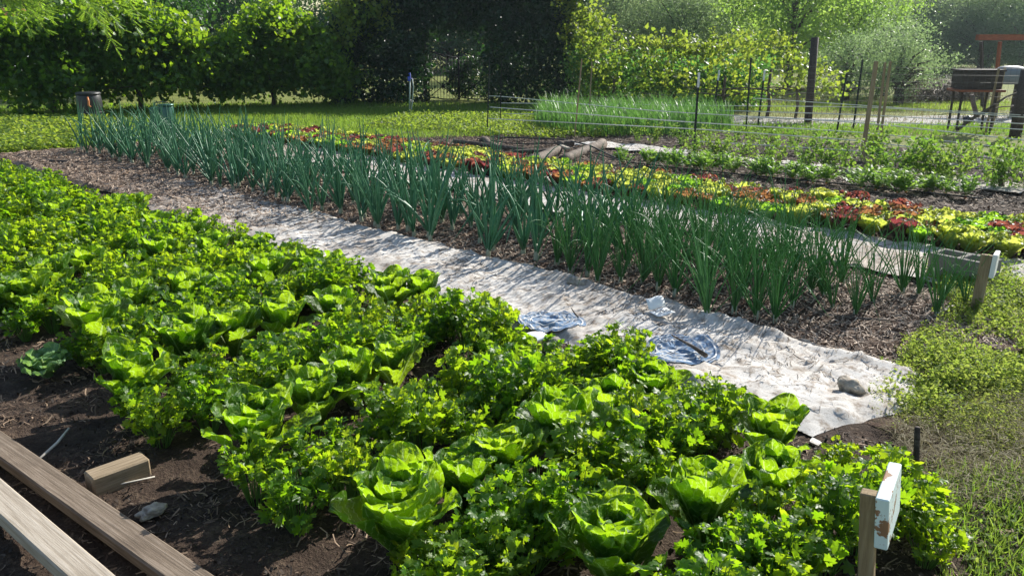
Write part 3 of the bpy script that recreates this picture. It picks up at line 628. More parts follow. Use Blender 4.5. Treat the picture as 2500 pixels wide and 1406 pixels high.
o = mb.obj('cinder_block', M['concrete'], None, False, (*((p0+p1)/2)[:2], .03)); o.rotation_euler = (.03, -.02, R(-57))
bv = o.modifiers.new('bevel', 'BEVEL'); bv.width = .004; bv.segments = 1
tag(o, 'grey two hole cinder block sitting at the end of the onion bed', 'cinder block')
def text_mesh(s, size, mat, name, parent, spacing=1.0):
    c = bpy.data.curves.new('lettering', 'FONT'); c.body = s; c.size = size; c.align_x = 'CENTER'; c.align_y = 'CENTER'; c.extrude = .0008; c.space_character = spacing
    o = bpy.data.objects.new('lettering', c); C.objects.link(o); bpy.context.view_layer.update()
    me = bpy.data.meshes.new_from_object(o.evaluated_get(bpy.context.evaluated_depsgraph_get())); bpy.data.objects.remove(o); bpy.data.curves.remove(c)
    me.materials.clear(); me.materials.append(M[mat]); q = link(name, me, parent); return q
def sign(base, top, board_w, board_h, bmat, label, face, lettering=None, sw=.045, board_drop=.0, bt=.022, shift=0):
    base = np.array(base); top = np.array(top); L = np.linalg.norm(top-base); B_ = basis(top-base, face); t = empty('sign_stake', label, 'garden sign', tuple(base))
    up = norm(top-base); fx = norm(np.array(face)-up*np.dot(face, up)); side = np.cross(up, fx)      # fx: the way the board faces
    m3 = np.stack([side, fx, up], 1)
    m = MB(); box(m, up*(L/2-.06), (.035, sw, L+.12), m3, .003); st_ = m.obj('stake', M['wood_stake'], t, False)
    m = MB(); c = up*(L-board_h/2+board_drop)+fx*(.002+sw/2+bt/2)+side*shift; box(m, (0, 0, 0), (board_w, bt, board_h), None, .003); bd = m.obj('board', M[bmat], t, False, tuple(c))
    bd.rotation_mode = 'QUATERNION'; from mathutils import Matrix; bd.rotation_quaternion = Matrix(m3.tolist()).to_quaternion()
    if lettering:
        q = text_mesh(lettering, .034, 'black_ink', 'lettering', bd, 1.1); q.location = (-board_w/2-.0012, 0, -.02); q.rotation_euler = (R(90), R(-90), R(-90)); q.rotation_euler = (R(0), R(-90), 0)
    return t
# far sign: stake leaning to the right, board seen almost edge on
b0 = G(2378, 775); dY = b0[1]; tp = at(2410, 622, dY+.02)
sign(b0, tp, .20, .14, 'white_paint', 'brown stake with a narrow white lettered board, standing by the cinder block', (.82, -.57, 0), 'OUOO', .06, .012, .026, .05)
b0 = at(2110, 1560, 1.93); tp = at(2122, 1200, 1.93)
sg = sign(b0, tp, .21, .155, 'peel', 'stake carrying a board with peeling white and pale blue paint, nearest the camera', (.84, -.54, 0), None, .042, .012, .034, .06)
def peg(p, top, r, label, name='peg', mat='steel_green', cat='peg', sides=9):
    m = MB(); p = np.array(p); top = np.array(top); m2 = (p+top)/2; tube(m, [p-(top-p)*.1, m2, top-(top-p)*.02, top], [r, r*.97, r*.95, r*.8], sides)
    return tag(m.obj(name, M[mat]), label, cat)
b0 = G(2235, 1180); peg(b0, at(2240, 1042, b0[1]+.01), .011, 'dark round peg standing in the weeds above the painted sign', mat='wood_dark')
b0 = G(2447, 466); peg(b0, at(2440, 422, b0[1]), .028, 'short grey stake at the end of the carrot row', 'short_stake', 'twig', 'stake', 4)
b0 = G(2385, 288); peg(b0, at(2372, 232, b0[1]), .05, 'short grey post standing in the field behind the hutch', 'short_post', 'twig', 'post', 7)
# ------------------------------------------------------------------ printed badges and tags on the sacking
def badge(cx, cy, rad, label, words_, rot):
    c = G(cx, cy, .07); cu, cv = IB(c[0], c[1])
    t = tag(bpy.data.objects.new('sack_print', None), label, 'print'); C.objects.link(t)
    def drape(me, dz):
        n = len(me.vertices); a = np.zeros(n*3); me.vertices.foreach_get('co', a); a = a.reshape(-1, 3); ca, sa = math.cos(rot), math.sin(rot)
        x = a[:, 0]*ca-a[:, 1]*sa+c[0]; y = a[:, 0]*sa+a[:, 1]*ca+c[1]; uu, vv = IB(x, y)
        a[:, 0] = x; a[:, 1] = y; a[:, 2] = sack_front(uu, vv)+dz+a[:, 2]; me.vertices.foreach_set('co', a.ravel()); me.update()
    def ring(r0, r1, mat, name, dz, nr=2, arc=(0, 2*math.pi)):
        rr = np.linspace(r0, r1, nr); aa = np.linspace(*arc, 97); A, Q = np.meshgrid(aa, rr, indexing='ij'); i, j = np.meshgrid(np.arange(96), np.arange(nr-1), indexing='ij')
        f = np.stack([i*nr+j, i*nr+j+1, (i+1)*nr+j+1, (i+1)*nr+j], -1).reshape(-1, 4)
        m = MB(); m.add(np.stack([Q*np.cos(A), Q*np.sin(A), 0*A], -1).reshape(-1, 3), None, f); me = m.mesh(name, M[mat]); drape(me, dz); return link(name, me, t)
    ring(.002, rad, 'blue_ink', 'blue_disc', .005, 24); ring(rad*.88, rad*.92, 'white_ink', 'outer_ring', .012); ring(rad*.58, rad*.615, 'white_ink', 'inner_ring', .012)
    ring(rad*.08, rad*.35, 'white_ink', 'emblem_line', .012, 2, (3.4, 3.9)); ring(rad*.40, rad*.45, 'white_ink', 'emblem_line', .012, 2, (3.3, 5.9))
    for s, r_, a0, da, sz in words_:
        for k, chx in enumerate(s):
            q = text_mesh(chx, sz, 'white_ink', 'letter', t); me = q.data; a = a0-da*k
            n = len(me.vertices); b = np.zeros(n*3); me.vertices.foreach_get('co', b); b = b.reshape(-1, 3); th = a-math.pi/2; X = b[:, 0]*math.cos(th)-b[:, 1]*math.sin(th)+r_*math.cos(a); Y = b[:, 0]*math.sin(th)+b[:, 1]*math.cos(th)+r_*math.sin(a)
            b[:, 0] = X; b[:, 1] = Y; me.vertices.foreach_set('co', b.ravel()); drape(me, .0115)
badge(1346, 783, .20, 'round blue badge printed on the sacking, beside the paper scrap and grey stone', [('SINT', .15, 2.9, .42, .075), ('AVOR', .145, .95, .30, .05)], R(20))
badge(1660, 852, .205, 'round blue badge printed on the sacking, below the folded white tag and stick', [('SYNT', .115, 2.6, .42, .075), ('VR', .155, 3.5, -.3, .055)], R(8))
def sack_text(s, cx, cy, size, ang, label):
    q = text_mesh(s, size, 'black_ink', 'sack_lettering', None); me = q.data; n = len(me.vertices); a = np.zeros(n*3); me.vertices.foreach_get('co', a); a = a.reshape(-1, 3); c = G(cx, cy, .07)
    ca, sa = math.cos(ang), math.sin(ang); x = a[:, 0]*ca-a[:, 1]*sa+c[0]; y = a[:, 0]*sa+a[:, 1]*ca+c[1]; uu, vv = IB(x, y); a[:, 0] = x; a[:, 1] = y; a[:, 2] += sack_front(uu, vv)+.005
    me.vertices.foreach_set('co', a.ravel()); me.update(); tag(q, label, 'lettering')
sack_text('WITHOUT', 1612, 888, .05, R(-38), 'small dark word printed on the sacking under the second blue badge')
sack_text('29', 1470, 765, .07, R(20), 'two faint dark digits printed on the sacking between the blue badges')
# folded white tag
p = G(1615, 772, .08); t = empty('paper_tag', 'white folded tag with dark letters lying at the edge of the sacking', 'tag', (p[0], p[1], .095), R(24))
m = MB(); v, f = grid(np.linspace(-.06, .06, 7), np.linspace(-.05, .045, 6), lambda u, v: .012+.006*np.sin(u*40)+.1*np.maximum(v-.0, 0)**1.5, False); m.add(v, None, f); pan = m.obj('lettered_flap', M['paper'], t)
q = text_mesh('ORG', .05, 'black_ink', 'lettering', pan); q.location = (-.0, -.012, .0225)
m = MB(); v, f = grid(np.linspace(-.058, .058, 6), np.linspace(0, 1, 6), lambda u, v: .02+.055*np.sin(v*1.9)+.006*np.sin(u*50), False); v[:, 1] = .047+.05*v[:, 1]; m.add(v, None, f); m.obj('folded_flap', M['paper'], t)
for o_ in t.children:
    sd = o_.modifiers.new('thickness', 'SOLIDIFY'); sd.thickness = .0012
p = G(1305, 830, .08); m = MB(); v, f = grid(np.linspace(-.07, .07, 8), np.linspace(-.05, .06, 7), lambda u, v: .012+.008*np.sin(u*33+v*20)+.02*np.abs(v), False); m.add(v, None, f)
o = m.obj('paper_scrap', M['paper'], None, True, (p[0], p[1], .085)); o.rotation_euler = (0, 0, .35); tag(o, 'crumpled pale paper scrap on the sacking below the first blue badge', 'paper scrap'); sd = o.modifiers.new('thickness', 'SOLIDIFY'); sd.thickness = .001
def stone(p, s, label, name='stone', mat='rock', seed=1):
    import bmesh
    bm = bmesh.new(); bmesh.ops.create_icosphere(bm, subdivisions=4, radius=1); r_ = np.random.default_rng(seed); k1 = r_.normal(size=(6, 3))*2.6; ph = r_.uniform(0, 6, 6)
    for v in bm.verts:
        q = np.array(v.co); h = 1+.16*sum(math.sin(np.dot(k1[i], q)+ph[i]) for i in range(6))/2+.05*math.sin(np.dot(k1[0]*4, q))+.05*math.sin(np.dot(k1[1]*5, q))*math.sin(np.dot(k1[2]*4, q)); v.co = (q[0]*s[0]*h, q[1]*s[1]*h, max(q[2]*s[2]*h, -s[2]*.5))
    me = bpy.data.meshes.new(name); bm.to_mesh(me); bm.free(); me.materials.append(M[mat])
    for q in me.polygons: q.use_smooth = True
    o = link(name, me, None, (p[0], p[1], p[2]+s[2]*.45)); o.rotation_euler = (0, 0, r_.uniform(0, 6)); return tag(o, label, 'stone')
stone(G(2072, 950, .06), (.055, .042, .036), 'rounded pale stone on the near end of the sacking beside the weeds', seed=3)
stone(G(1352, 838, .06), (.04, .035, .025), 'small flat grey stone on the sacking below the first blue badge', mat='concrete', seed=5)
stone(G(1405, 695, .06), (.055, .04, .03), 'pale stone on the fold of sacking at the onion row', seed=8)
stone(G(1680, 965, .03), (.16, .10, .07), 'broad pale lump of sacking covered stone behind the lettuce', mat='burlap', seed=11)
def stick(pts, r, label, mat='twig', name='stick', cat='stick'):
    m = MB(); tube(m, pts, r, 7); return tag(m.obj(name, M[mat]), label, cat)
stick([G(1640, 818, .10), G(1690, 845, .10), G(1724, 868, .09)], [.004, .009, .013], 'dark tapering stick lying across the second blue badge', 'log')
stick([G(1395, 752, .09), G(1403, 765, .1), G(1412, 775, .085)], [.003, .005, .004], 'short dark twig lying beside the first blue badge', 'wood_dark')
stick([G(1010, 748, .09), G(1060, 752, .09)], [.016, .012], 'short brown stick on the sacking behind the cilantro', 'log')
stick([G(2255, 788, .05), G(2335, 742, .06)], [.013, .012], 'chalky white stick lying in the straw near the lettered stake', 'white_pipe')
stick([G(2035, 772, .06), G(2140, 780, .06), G(2255, 790, .05)], [.008, .008, .008], 'thin grey stick lying along the straw at the end of the onion bed')
stick([G(90, 392, .06), G(160, 396, .07), G(230, 400, .06)], [.02, .025, .02], 'dark stick lying at the far end of the onion bed', 'wood_dark')
stick([G(95, 1120, .05), G(140, 1080, .05), G(168, 1045, .05)], [.005, .006, .004], 'pale thin twig in the dark soil beside the brown board', 'white_pipe')
stick([G(1780, 1330, .03), G(1800, 1372, .06), G(1815, 1400, .03)], [.012, .013, .013], 'brown stub of stalk below the nearest romaine', 'wood_new')
# ------------------------------------------------------------------ logs and drip lines
def log(p0, p1, r0, r1, label, mat='log'):
    m = MB(); p0 = np.array(p0); p1 = np.array(p1); t = np.linspace(0, 1, 9); pts = p0+(p1-p0)*t[:, None]+rng.normal(0, r0*.08, (9, 3)); tube(m, pts, r0+(r1-r0)*t, 12)
    return tag(m.obj('log', M[mat]), label, 'log', 'logs between the lettuce and carrot beds')
log(G(1290, 400, .09), G(1362, 368, .12), .085, .07, 'thick dark log lying across the logs, nearest the lettuce')
log(G(1372, 392, .07), G(1470, 352, .10), .065, .085, 'thick barkless log with a cut end, rightmost of the pile')
log(G(1362, 352, .1), G(1400, 350, .1), .05, .05, 'short pale cut log on top of the pile')
log(G(1110, 345, .06), G(1300, 368, .06), .035, .03, 'long thin pole lying behind the lettuce to the left of the logs')
log(G(1180, 340, .05), G(1215, 362, .05), .06, .045, 'stubby dark log at the left end of the thin pole')
log(G(1250, 372, .06), G(1360, 366, .07), .03, .028, 'long thin branch lying behind the thick dark log')
beam('plank', 'wood_pale', G(1370, 365, .12), G(1388, 372, .12), .06, .03, 'short pale plank resting on the dark log', 'plank', .17)
log(G(905, 305, .05), G(960, 303, .05), .04, .035, 'short grey log lying in the weeds behind the lettuce')
def line(pts, label, r=.009, mat='drip', cat='drip line', name='drip_line'):
    P = np.array(pts); t = np.linspace(0, len(P)-1, 8*len(P)); Q = np.stack([np.interp(t, np.arange(len(P)), P[:, k]) for k in range(3)], 1)
    for _ in range(3): Q[1:-1] = (Q[:-2]+Q[1:-1]*2+Q[2:])/4
    m = MB(); tube(m, Q, r, 6); return tag(m.obj(name, M[mat]), label, cat)
line([G(1160, 338, .05), G(1260, 352, .06), G(1360, 350, .17), G(1430, 368, .1), G(1525, 395, .05)], 'black drip line looping over the logs')
line([G(1200, 335, .04), G(1370, 340, .12), G(1440, 355, .16), G(1500, 385, .05), G(1540, 392, .05)], 'black drip line running behind the logs', .012)
line([G(1530, 396, .05), G(1700, 415, .05), G(1900, 435, .05), G(2150, 458, .05), G(2400, 485, .05)], 'black drip line along the near side of the carrot row')
line([G(1560, 372, .07), G(1800, 392, .07), G(2050, 412, .07), G(2300, 440, .07)], 'black drip line along the far side of the carrot row')
# ------------------------------------------------------------------ trellis posts and twine
def tpost(px, y0, xt, yt, r, label, tip=True, mat='steel_green', depth=None):
    b = G(px, y0); tp = at(xt, yt, b[1]); t = empty('fence_post', label, 'post', tuple(b)); d = tp-b; L = np.linalg.norm(d); u_ = norm(d); m = MB(); m3 = basis(u_)
    rot = np.stack([m3[:, 1], m3[:, 2], m3[:, 0]], 1); k = .82 if tip else 1.0
    box(m, u_*L*(k-.1)/2, (r*2, r*.5, L*(k+.1)), rot, .001); box(m, u_*L*(k-.1)/2+rot[:, 1]*r*.62, (r*.5, r*.74, L*(k+.1)), rot, .001)
    for z in np.arange(.15, L*k, .06): box(m, u_*z-rot[:, 1]*r*.4, (r*.8, r*.3, .012), rot, .001)
    m.obj('shaft', M[mat], t, False)
    if tip: m = MB(); box(m, u_*L*.91, (r*2.05, r*.56, L*.178), rot, .001); box(m, u_*L*.91+rot[:, 1]*r*.65, (r*.56, r*.74, L*.178), rot, .001); m.obj('white_tip', M['white_paint'], t, False)
    return t
tpost(1694, 375, 1708, 178, .022, 'dark steel post with a white tip, leftmost and nearest behind the carrots')
tpost(1738, 312, 1757, 172, .022, 'dark steel post with a white tip beside the oats')
tpost(1820, 322, 1833, 142, .022, 'tall plain dark steel post between the white tipped posts', False)
tpost(1850, 312, 1868, 172, .022, 'dark steel post with a white tip, furthest right beside the oats')
tpost(2043, 325, 2068, 180, .020, 'thin dark steel post just right of the thick timber post', False)
tpost(2083, 318, 2107, 146, .022, 'tall dark steel post beside the tan stakes', False)
tpost(1190, 330, 1196, 145, .016, 'thin dark post in front of the gate arch', False)
tpost(1222, 305, 1225, 145, .014, 'thin rusty post in front of the dark climber', False, 'iron')
def stake(px, y0, xt, yt, wd, label, mat='wood_stake'):
    b = G(px, y0); tp = at(xt, yt, b[1]); d = tp-b; L = np.linalg.norm(d); m = MB(); m3 = basis(norm(d)); rot = np.stack([m3[:, 1], m3[:, 2], m3[:, 0]], 1); box(m, (0, 0, 0), (wd, wd*.5, L+.1), None, .003)
    o = m.obj('wooden_stake', M[mat], None, False, tuple((b+tp)/2)); from mathutils import Matrix; o.rotation_mode = 'QUATERNION'; o.rotation_quaternion = Matrix(rot.tolist()).to_quaternion()
    return tag(o, label, 'stake', 'wooden stakes holding the twine')
stake(1402, 342, 1420, 152, .045, 'slim pale wooden stake left of its twin, in front of the oats')
stake(1437, 305, 1445, 158, .045, 'slim pale wooden stake right of its twin, in front of the oats')
stake(2102, 402, 2138, 160, .07, 'broad tan wooden stake, thickest of the three by the peas')
stake(2135, 375, 2160, 162, .045, 'narrow tan wooden stake in the middle of the three by the peas')
stake(2150, 335, 2173, 158, .055, 'tan wooden stake furthest back of the three by the peas')
stake(2405, 330, 2437, 175, .045, 'thin tan stake leaning in front of the hutch')
stake(2420, 318, 2452, 172, .05, 'grey tan stake just right of the leaning one by the hutch')
def roundpost(px, y0, xt, yt, r, label, mat='wood_dark'):
    b = G(px, y0); tp = at(xt, yt, b[1]); m = MB(); tube(m, [b-(tp-b)*.06, (b+tp)/2, tp], [r, r, r*.95], 10); return tag(m.obj('timber_post', M[mat]), label, 'post')
roundpost(1972, 303, 1990, 92, .075, 'thick dark timber post at the end of the yellow vines')
roundpost(2478, 335, 2508, 170, .10, 'thick dark timber post at the right edge beyond the peas')
TW = [((1194, 235), (1225, 236), (1600, 272), (2110, 300), (2520, 345)), ((1196, 262), (1700, 300), (2125, 325), (2520, 368)), ((1222, 252), (1700, 258), (2130, 262), (2520, 288)),
      ((1190, 290), (1695, 315), (2118, 345), (2520, 400)), ((1224, 278), (1700, 284), (2140, 297), (2520, 318)), ((1700, 345), (2112, 370), (2520, 430)), ((1835, 240), (2165, 262), (2520, 283)), ((1700, 268), (2130, 282), (2520, 304))]
YD = [(17, 16.5, 13.5, 11.5, 10.5), (14.8, 12.0, 11.2, 10.6), (17.2, 15.8, 14.5, 13.5), (14.8, 12.0, 11, 10.2), (17.2, 15.7, 14.5, 13.0), (12.0, 10.95, 10), (15, 14.4, 14), (15.8, 13, 12)]
for k, (pp, yy) in enumerate(zip(TW, YD)):
    line([at(a, b, c) for (a, b), c in zip(pp, yy)], f'pale trellis twine, {ordw(k+1)} strand counted in from the log side'if False else f'pale twine stretched over the peas, passing the thickest tan stake {["at middle height", "below the middle", "near the top", "low down", "just above the middle", "close to the ground", "well behind it", "just under the upper strand"][k]}', .0075, 'string', 'twine', 'twine_strand')
stick([G(2332, 322, .03), at(2370, 292, 14.6), at(2420, 262, 14.4), at(2455, 238, 14.4), at(2510, 215, 14.5)], [.03, .028, .022, .016, .008], 'bare dark limb leaning up to the right below the hutch', 'bark', 'bare_branch', 'branch')
stick([at(2395, 278, 14.5), at(2440, 262, 14.7), at(2500, 258, 14.8)], [.015, .012, .006], 'thin bare twig branching off below the hutch', 'bark', 'bare_branch', 'branch')
stone(G(2362, 302, .0), (.11, .10, .10), 'small dark round lump in the grass beside the hutch leg', 'stone', 'black_plastic', 21)
# wire fence across the field side
t = empty('wire_fence', 'thin wire mesh fence along the field, behind the pea rows', 'fence', (0, 0, 0)); m = MB(); a, b = at(1880, 300, 15.6), at(2560, 322, 13.9); a[2] = 0; b[2] = 0
for z in np.linspace(.08, 1.15, 10): tube(m, [a+(0, 0, z), (a+b)/2+(0, 0, z-.01), b+(0, 0, z)], .0022, 3, None, False)
for q in np.linspace(0, 1, 52): p = a+(b-a)*q; tube(m, [p+(0, 0, .08), p+(0, 0, 1.15)], .0018, 3, None, False)
m.obj('wire_mesh', M['wire'], t)
a, b = at(-80, 300, 18.6), at(560, 300, 21.6); a[2] = b[2] = 0; t = empty('wire_fence', 'thin wire fence behind the leafy vines at the left edge', 'fence', (0, 0, 0)); m = MB()
for z in np.linspace(.1, 1.1, 7): tube(m, [a+(0, 0, z), (a+b)/2+(0, 0, z-.01), b+(0, 0, z)], .003, 3, None, False)
for q in np.linspace(0, 1, 40): p = a+(b-a)*q; tube(m, [p+(0, 0, .1), p+(0, 0, 1.1)], .0025, 3, None, False)
m.obj('wire_mesh', M['wire'], t)
# ------------------------------------------------------------------ hutch, arbour, tank, hydrant, barrel, can, house
b0 = G(2385, 328); yb = b0[1]; c = at(2385, 196, yb+.25); t = empty('raised_hutch', 'dark weathered wooden hutch raised on thin legs in the field', 'hutch', (c[0], c[1], 0), R(-6))
m = MB(); box(m, (0, 0, c[2]), (.68, .45, .30), None, .006); m.obj('box', M['wood_dark'], t, False)
for z in (-.1, 0, .1): 
    m = MB(); box(m, (0, -.232, c[2]+z), (.64, .012, .085), None, .002); m.obj('slat', M['wood_dark'], t, False)
m = MB(); box(m, (0, -.02, c[2]-.175), (.78, .56, .04), None, .004); m.obj('ledge', M['wood_red'], t, False)
m = MB(); box(m, (0, 0, c[2]+.17), (.74, .5, .03), None, .004); m.obj('roof', M['wood_dark'], t, False)
for sx in (-1, 1):
    for sy in (-1, 1): m = MB(); h = c[2]-.195; box(m, (sx*.29, sy*.18, h/2), (.034, .034, h), None, .003); m.obj('leg', M['wood_dark'], t, False)
t = empty('timber_arbor', 'red brown timber frame standing at the top right, behind the hutch', 'arbor', (0, 0, 0)); p0, p1 = at(2385, 92, 19.5), at(2680, 92, 19.2)
m = MB(); box(m, (p0+p1)/2, (np.linalg.norm(p1-p0), .16, .13), basis(p1-p0), .005); m.obj('top_beam', M['wood_red'], t, False)
for (xa, ya, xb, yb_, Y, mt) in ((2442, 100, 2414, 330, 19.5, 'wood_red'), (2396, 100, 2388, 330, 20.3, 'wood_dark'), (2620, 100, 2600, 330, 19.4, 'wood_red')):
    p0, p1 = at(xa, ya, Y), at(xb, yb_, Y); p1[2] = 0; m = MB(); tube(m, [p1, p0-(0, 0, .02)], .045, 4); m.obj('post', M[mt], t, False)
c = at(2466, 184, 17.8); t = empty('covered_tank', 'grey covered tank on a frame beside the hutch at the right edge', 'tank', (c[0], c[1], 0)); m = MB(); xs = np.linspace(-.33, .33, 9); tube(m, [(x, 0, c[2]) for x in xs], [.1, .17, .19, .2, .2, .2, .19, .17, .1], 14); m.obj('tank_body', M['grey_tarp'], t)
for sx in (-1, 1): m = MB(); box(m, (sx*.22, 0, (c[2]-.17)/2), (.05, .22, c[2]-.17), None, .003); m.obj('leg', M['wood_dark'], t, False)
c = G(225, 296); t = empty('compost_barrel', 'black lidded barrel with an orange strap under the leafy vines', 'barrel', tuple(c)); m = MB(); zs = [0, .02, .12, .25, .4, .5, .52]; tube(m, [(0, 0, z+.02) for z in zs], [.2, .22, .24, .25, .245, .23, .22], 20); m.obj('drum', M['black_plastic'], t)
m = MB(); tube(m, [(0, 0, .54), (0, 0, .56), (0, 0, .59), (0, 0, .60)], [.24, .25, .22, .05], 20); m.obj('lid', M['black_plastic'], t); m = MB(); tube(m, [(.1, -.235, .5), (.12, -.262, .42), (.11, -.262, .34), (.14, -.25, .3)], .02, 6); m.obj('strap', M['orange_plastic'], t)
m = MB(); tube(m, [(0, 0, z) for z in (.16, .18, .20)], [.255, .262, .255], 20, None, False); m.obj('hoop', M['black_plastic'], t)
c = G(405, 338); t = empty('green_can', 'dark green enamel can with a flat lid standing behind the onions', 'can', tuple(c)); m = MB(); tube(m, [(.06, 0, z) for z in (0, .02, .2, .40, .42)], [.09, .1, .1, .1, .09], 20); m.obj('can_body', M['green_paint'], t)
m = MB(); box(m, (-.09, .02, .2), (.16, .18, .4), None, .01); m.obj('side_box', M['green_paint'], t, False); m = MB(); tube(m, [(.06, 0, .42), (.06, 0, .44)], [.11, .11], 20); m.obj('lid', M['green_paint'], t)
m = MB(); tube(m, [(-.12, 0, .4), (-.1, 0, .46), (0, 0, .47), (.1, 0, .46), (.12, 0, .42)], .007, 6); m.obj('handle', M['wire'], t); t.scale = (1.15, 1.15, 1.3)
c = G(1000, 285); Y = c[1]; t = empty('yard_hydrant', 'thin yard hydrant with a blue handle and hanging pale hose', 'hydrant', (0, 0, 0)); tp = at(1001, 190, Y); m = MB(); tube(m, [c, tp], .018, 8); m.obj('standpipe', M['hose'], t)
m = MB(); tube(m, [tp+(-.03, 0, .07), tp+(.0, 0, .10), tp+(.01, 0, -.02), tp+(.05, 0, -.03)], .016, 6); box(m, tp+(-.02, 0, -.03), (.06, .05, .10), None, .006); m.obj('handle', M['blue_paint'], t)
m = MB(); P = [tp+(.05, 0, -.03), tp+(.07, -.02, -.2), tp+(.04, -.03, -.5), tp+(0, -.04, -.75), tp+(-.12, -.1, -.98)]; P.append(G(985, 292, .02)); tube(m, P, .012, 7); m.obj('hose', M['hose'], t)
c = at(40, 150, 33); t = empty('white_shed', 'white sided shed glimpsed through the leaves at the left edge', 'shed', (c[0]-2.2, 33, 0)); m = MB(); box(m, (0, 0, 1.0), (5, 3, 2.0), None, .02); m.obj('walls', M['house_white'], t, False)
m = MB(); v = np.array([(-2.8, -1.8, 2.9), (2.8, -1.8, 2.9), (2.8, 1.8, 2.9), (-2.8, 1.8, 2.9), (-2.8, 0, 4.1), (2.8, 0, 4.1)]); v[:, 2] = v[:, 2]*.6+.35; m.add(v, [[0, 4, 3], [1, 2, 5]], [[0, 1, 5, 4], [3, 4, 5, 2], [0, 3, 2, 1]]); m.obj('roof', M['wood_red'], t, False)
# ------------------------------------------------------------------ vines, climber arch, gate
def clump_leaves(mb, centers, rad, n, L, kind, up=.5, flat=1.0, asp=.8):
    P = np.repeat(centers, n, 0)+np.stack([rng.normal(0, r_, len(centers)*n) for r_ in (rad, rad, rad*flat)], 1); k = len(P)
    D = rdir(k, -.25); N = rdir(k, up); Ls = L*rng.uniform(.5, 1.4, k); leaves(mb, P, D, N, Ls, Ls*asp*rng.uniform(.8, 1.2, k), kind, np.clip(np.repeat(rng.uniform(.1, .9, len(centers)), n)+rng.normal(0, .2, k), 0, 1))
def vine(name, label, xa, xb, Y0, Y1, top, bottom, nc, nl, L, mat, trunks, kind='grape', depth=.5, cat='vine', group='grape vines on the trellis', rad=.16, shoots=14, up=.6):
    t = empty(name, label, cat, (0, 0, 0), 0, group); mb = MB(); tr = MB(); cs = []
    for k in range(nc):
        q = rng.random(); px = xa+(xb-xa)*q; Y = Y0+(Y1-Y0)*q+rng.normal(0, depth); zt = at(px, np.interp(px, *top), Y)[2]; zb = at(px, np.interp(px, *bottom), Y)[2]
        r_ = rng.random(); z = zb+(zt-zb)*(1-r_*r_*1.0 if rng.random() < .6 else r_); p = at(px, 200, Y); cs.append((p[0], Y, z))
    cs = np.array(cs); clump_leaves(mb, cs, rad, nl, L, kind, up)
    for k in range(shoots):                                        # loose shoots sticking out of the top
        q = rng.random(); px = xa+(xb-xa)*q; Y = Y0+(Y1-Y0)*q+rng.normal(0, depth*.7); zt = at(px, np.interp(px, *top), Y)[2]; b = np.array([at(px, 200, Y)[0], Y, zt-.15]); d = rdir(1, 1.0)[0]; ts = np.linspace(0, 1, 11)[:, None]
        pts = b+d*ts*rng.uniform(.3, .85)+np.array([0, 0, -.25])*ts**2; tube(tr, pts, .006, 3, None, False); clump_leaves(mb, pts[2:], .05, 3, L*.8, kind, up)
    for (px, rr) in trunks:
        q = (px-xa)/(xb-xa); Y = Y0+(Y1-Y0)*q; p = at(px, 200, Y); x = p[0]; zb = at(px, np.interp(px, *bottom), Y)[2]; tube(tr, [(x, Y, -.05), (x+.03, Y, zb*.5), (x-.02, Y, zb+.1), (x, Y, zb+.5)], [rr*1.2, rr, rr*.95, rr*.8], 8)
        for s in (-1, 1): tube(tr, [(x, Y, zb+.05), (x+s*.5, Y+.02, zb+.12), (x+s*1.2, Y, zb+.06), (x+s*1.9, Y, zb+.12)], [rr*.6, rr*.45, rr*.35, rr*.2], 6)
    mb.obj('foliage', M[mat], t); 
    if tr.n: tr.obj('trunk', M['bark'], t)
    return t
TOPL = ([0, 100, 200, 290, 350, 400, 450, 500, 545, 580, 610, 660, 700, 730, 760, 790, 815, 850], [70, 50, 30, 0, 20, 45, 60, 95, 140, 90, 55, 30, 20, 45, 60, 85, 120, 170]); BOTL = ([0, 120, 200, 350, 600, 700, 840], [215, 225, 225, 222, 216, 222, 230])
vine('grape_vine', 'broad leaved vine at the left edge hanging over the black barrel', -60, 240, 18.6, 19.3, TOPL, BOTL, 420, 26, .11, 'vine', [(120, .04)], depth=.45, shoots=34)
vine('grape_vine', 'dense vine on a dark trunk behind the green can', 200, 580, 19.4, 20.6, TOPL, BOTL, 600, 28, .105, 'vine', [(335, .06)], depth=.5, shoots=34)
vine('grape_vine', 'tall mounded vine between the trunk vine and the gate arch', 540, 850, 20.6, 21.6, TOPL, BOTL, 560, 28, .105, 'vine', [(662, .05)], depth=.5, shoots=34)
vine('grape_vine', 'low vine shoots trailing to the ground left of the black barrel', 20, 190, 17.9, 18.1, ([0, 100, 200], [180, 200, 170]), ([0, 200], [285, 290]), 46, 22, .10, 'vine', [], depth=.12, shoots=6)
def climber(label, xa, xb, Y, top, bottom, nc, nl, L, mat, cat='climber', depth=.35, up=.3):
    return vine('climber', label, xa, xb, Y, Y, top, bottom, nc, nl, L, mat, [(xa*.6+xb*.4, .05), (xa*.3+xb*.7, .045)] if xb-xa > 200 else [], 'oval', depth, cat, 'dark climbers on the gate arch', .13, 10, up)
climber('dark dense climber mass left of the gate', 815, 1046, 22.2, ([800, 830, 900, 1050], [140, 60, -30, -60]), ([800, 1050], [262, 265]), 700, 40, .075, 'ivy_shaded')
climber('dark climber bridging the top of the gate arch', 1030, 1215, 22.6, ([1030, 1215], [-70, -70]), ([1030, 1060, 1120, 1180, 1215], [95, 78, 70, 80, 100]), 330, 40, .075, 'ivy_shaded')
climber('dark dense climber mass right of the gate', 1192, 1425, 22.2, ([1190, 1425], [-70, -60]), ([1190, 1425], [262, 262]), 700, 40, .075, 'ivy_shaded')
climber('drooping dark sprays hanging through the gate opening', 1100, 1195, 23.3, ([1100, 1150, 1195], [180, 150, 120]), ([1100, 1195], [228, 225]), 60, 40, .07, 'ivy_shaded', depth=.25)
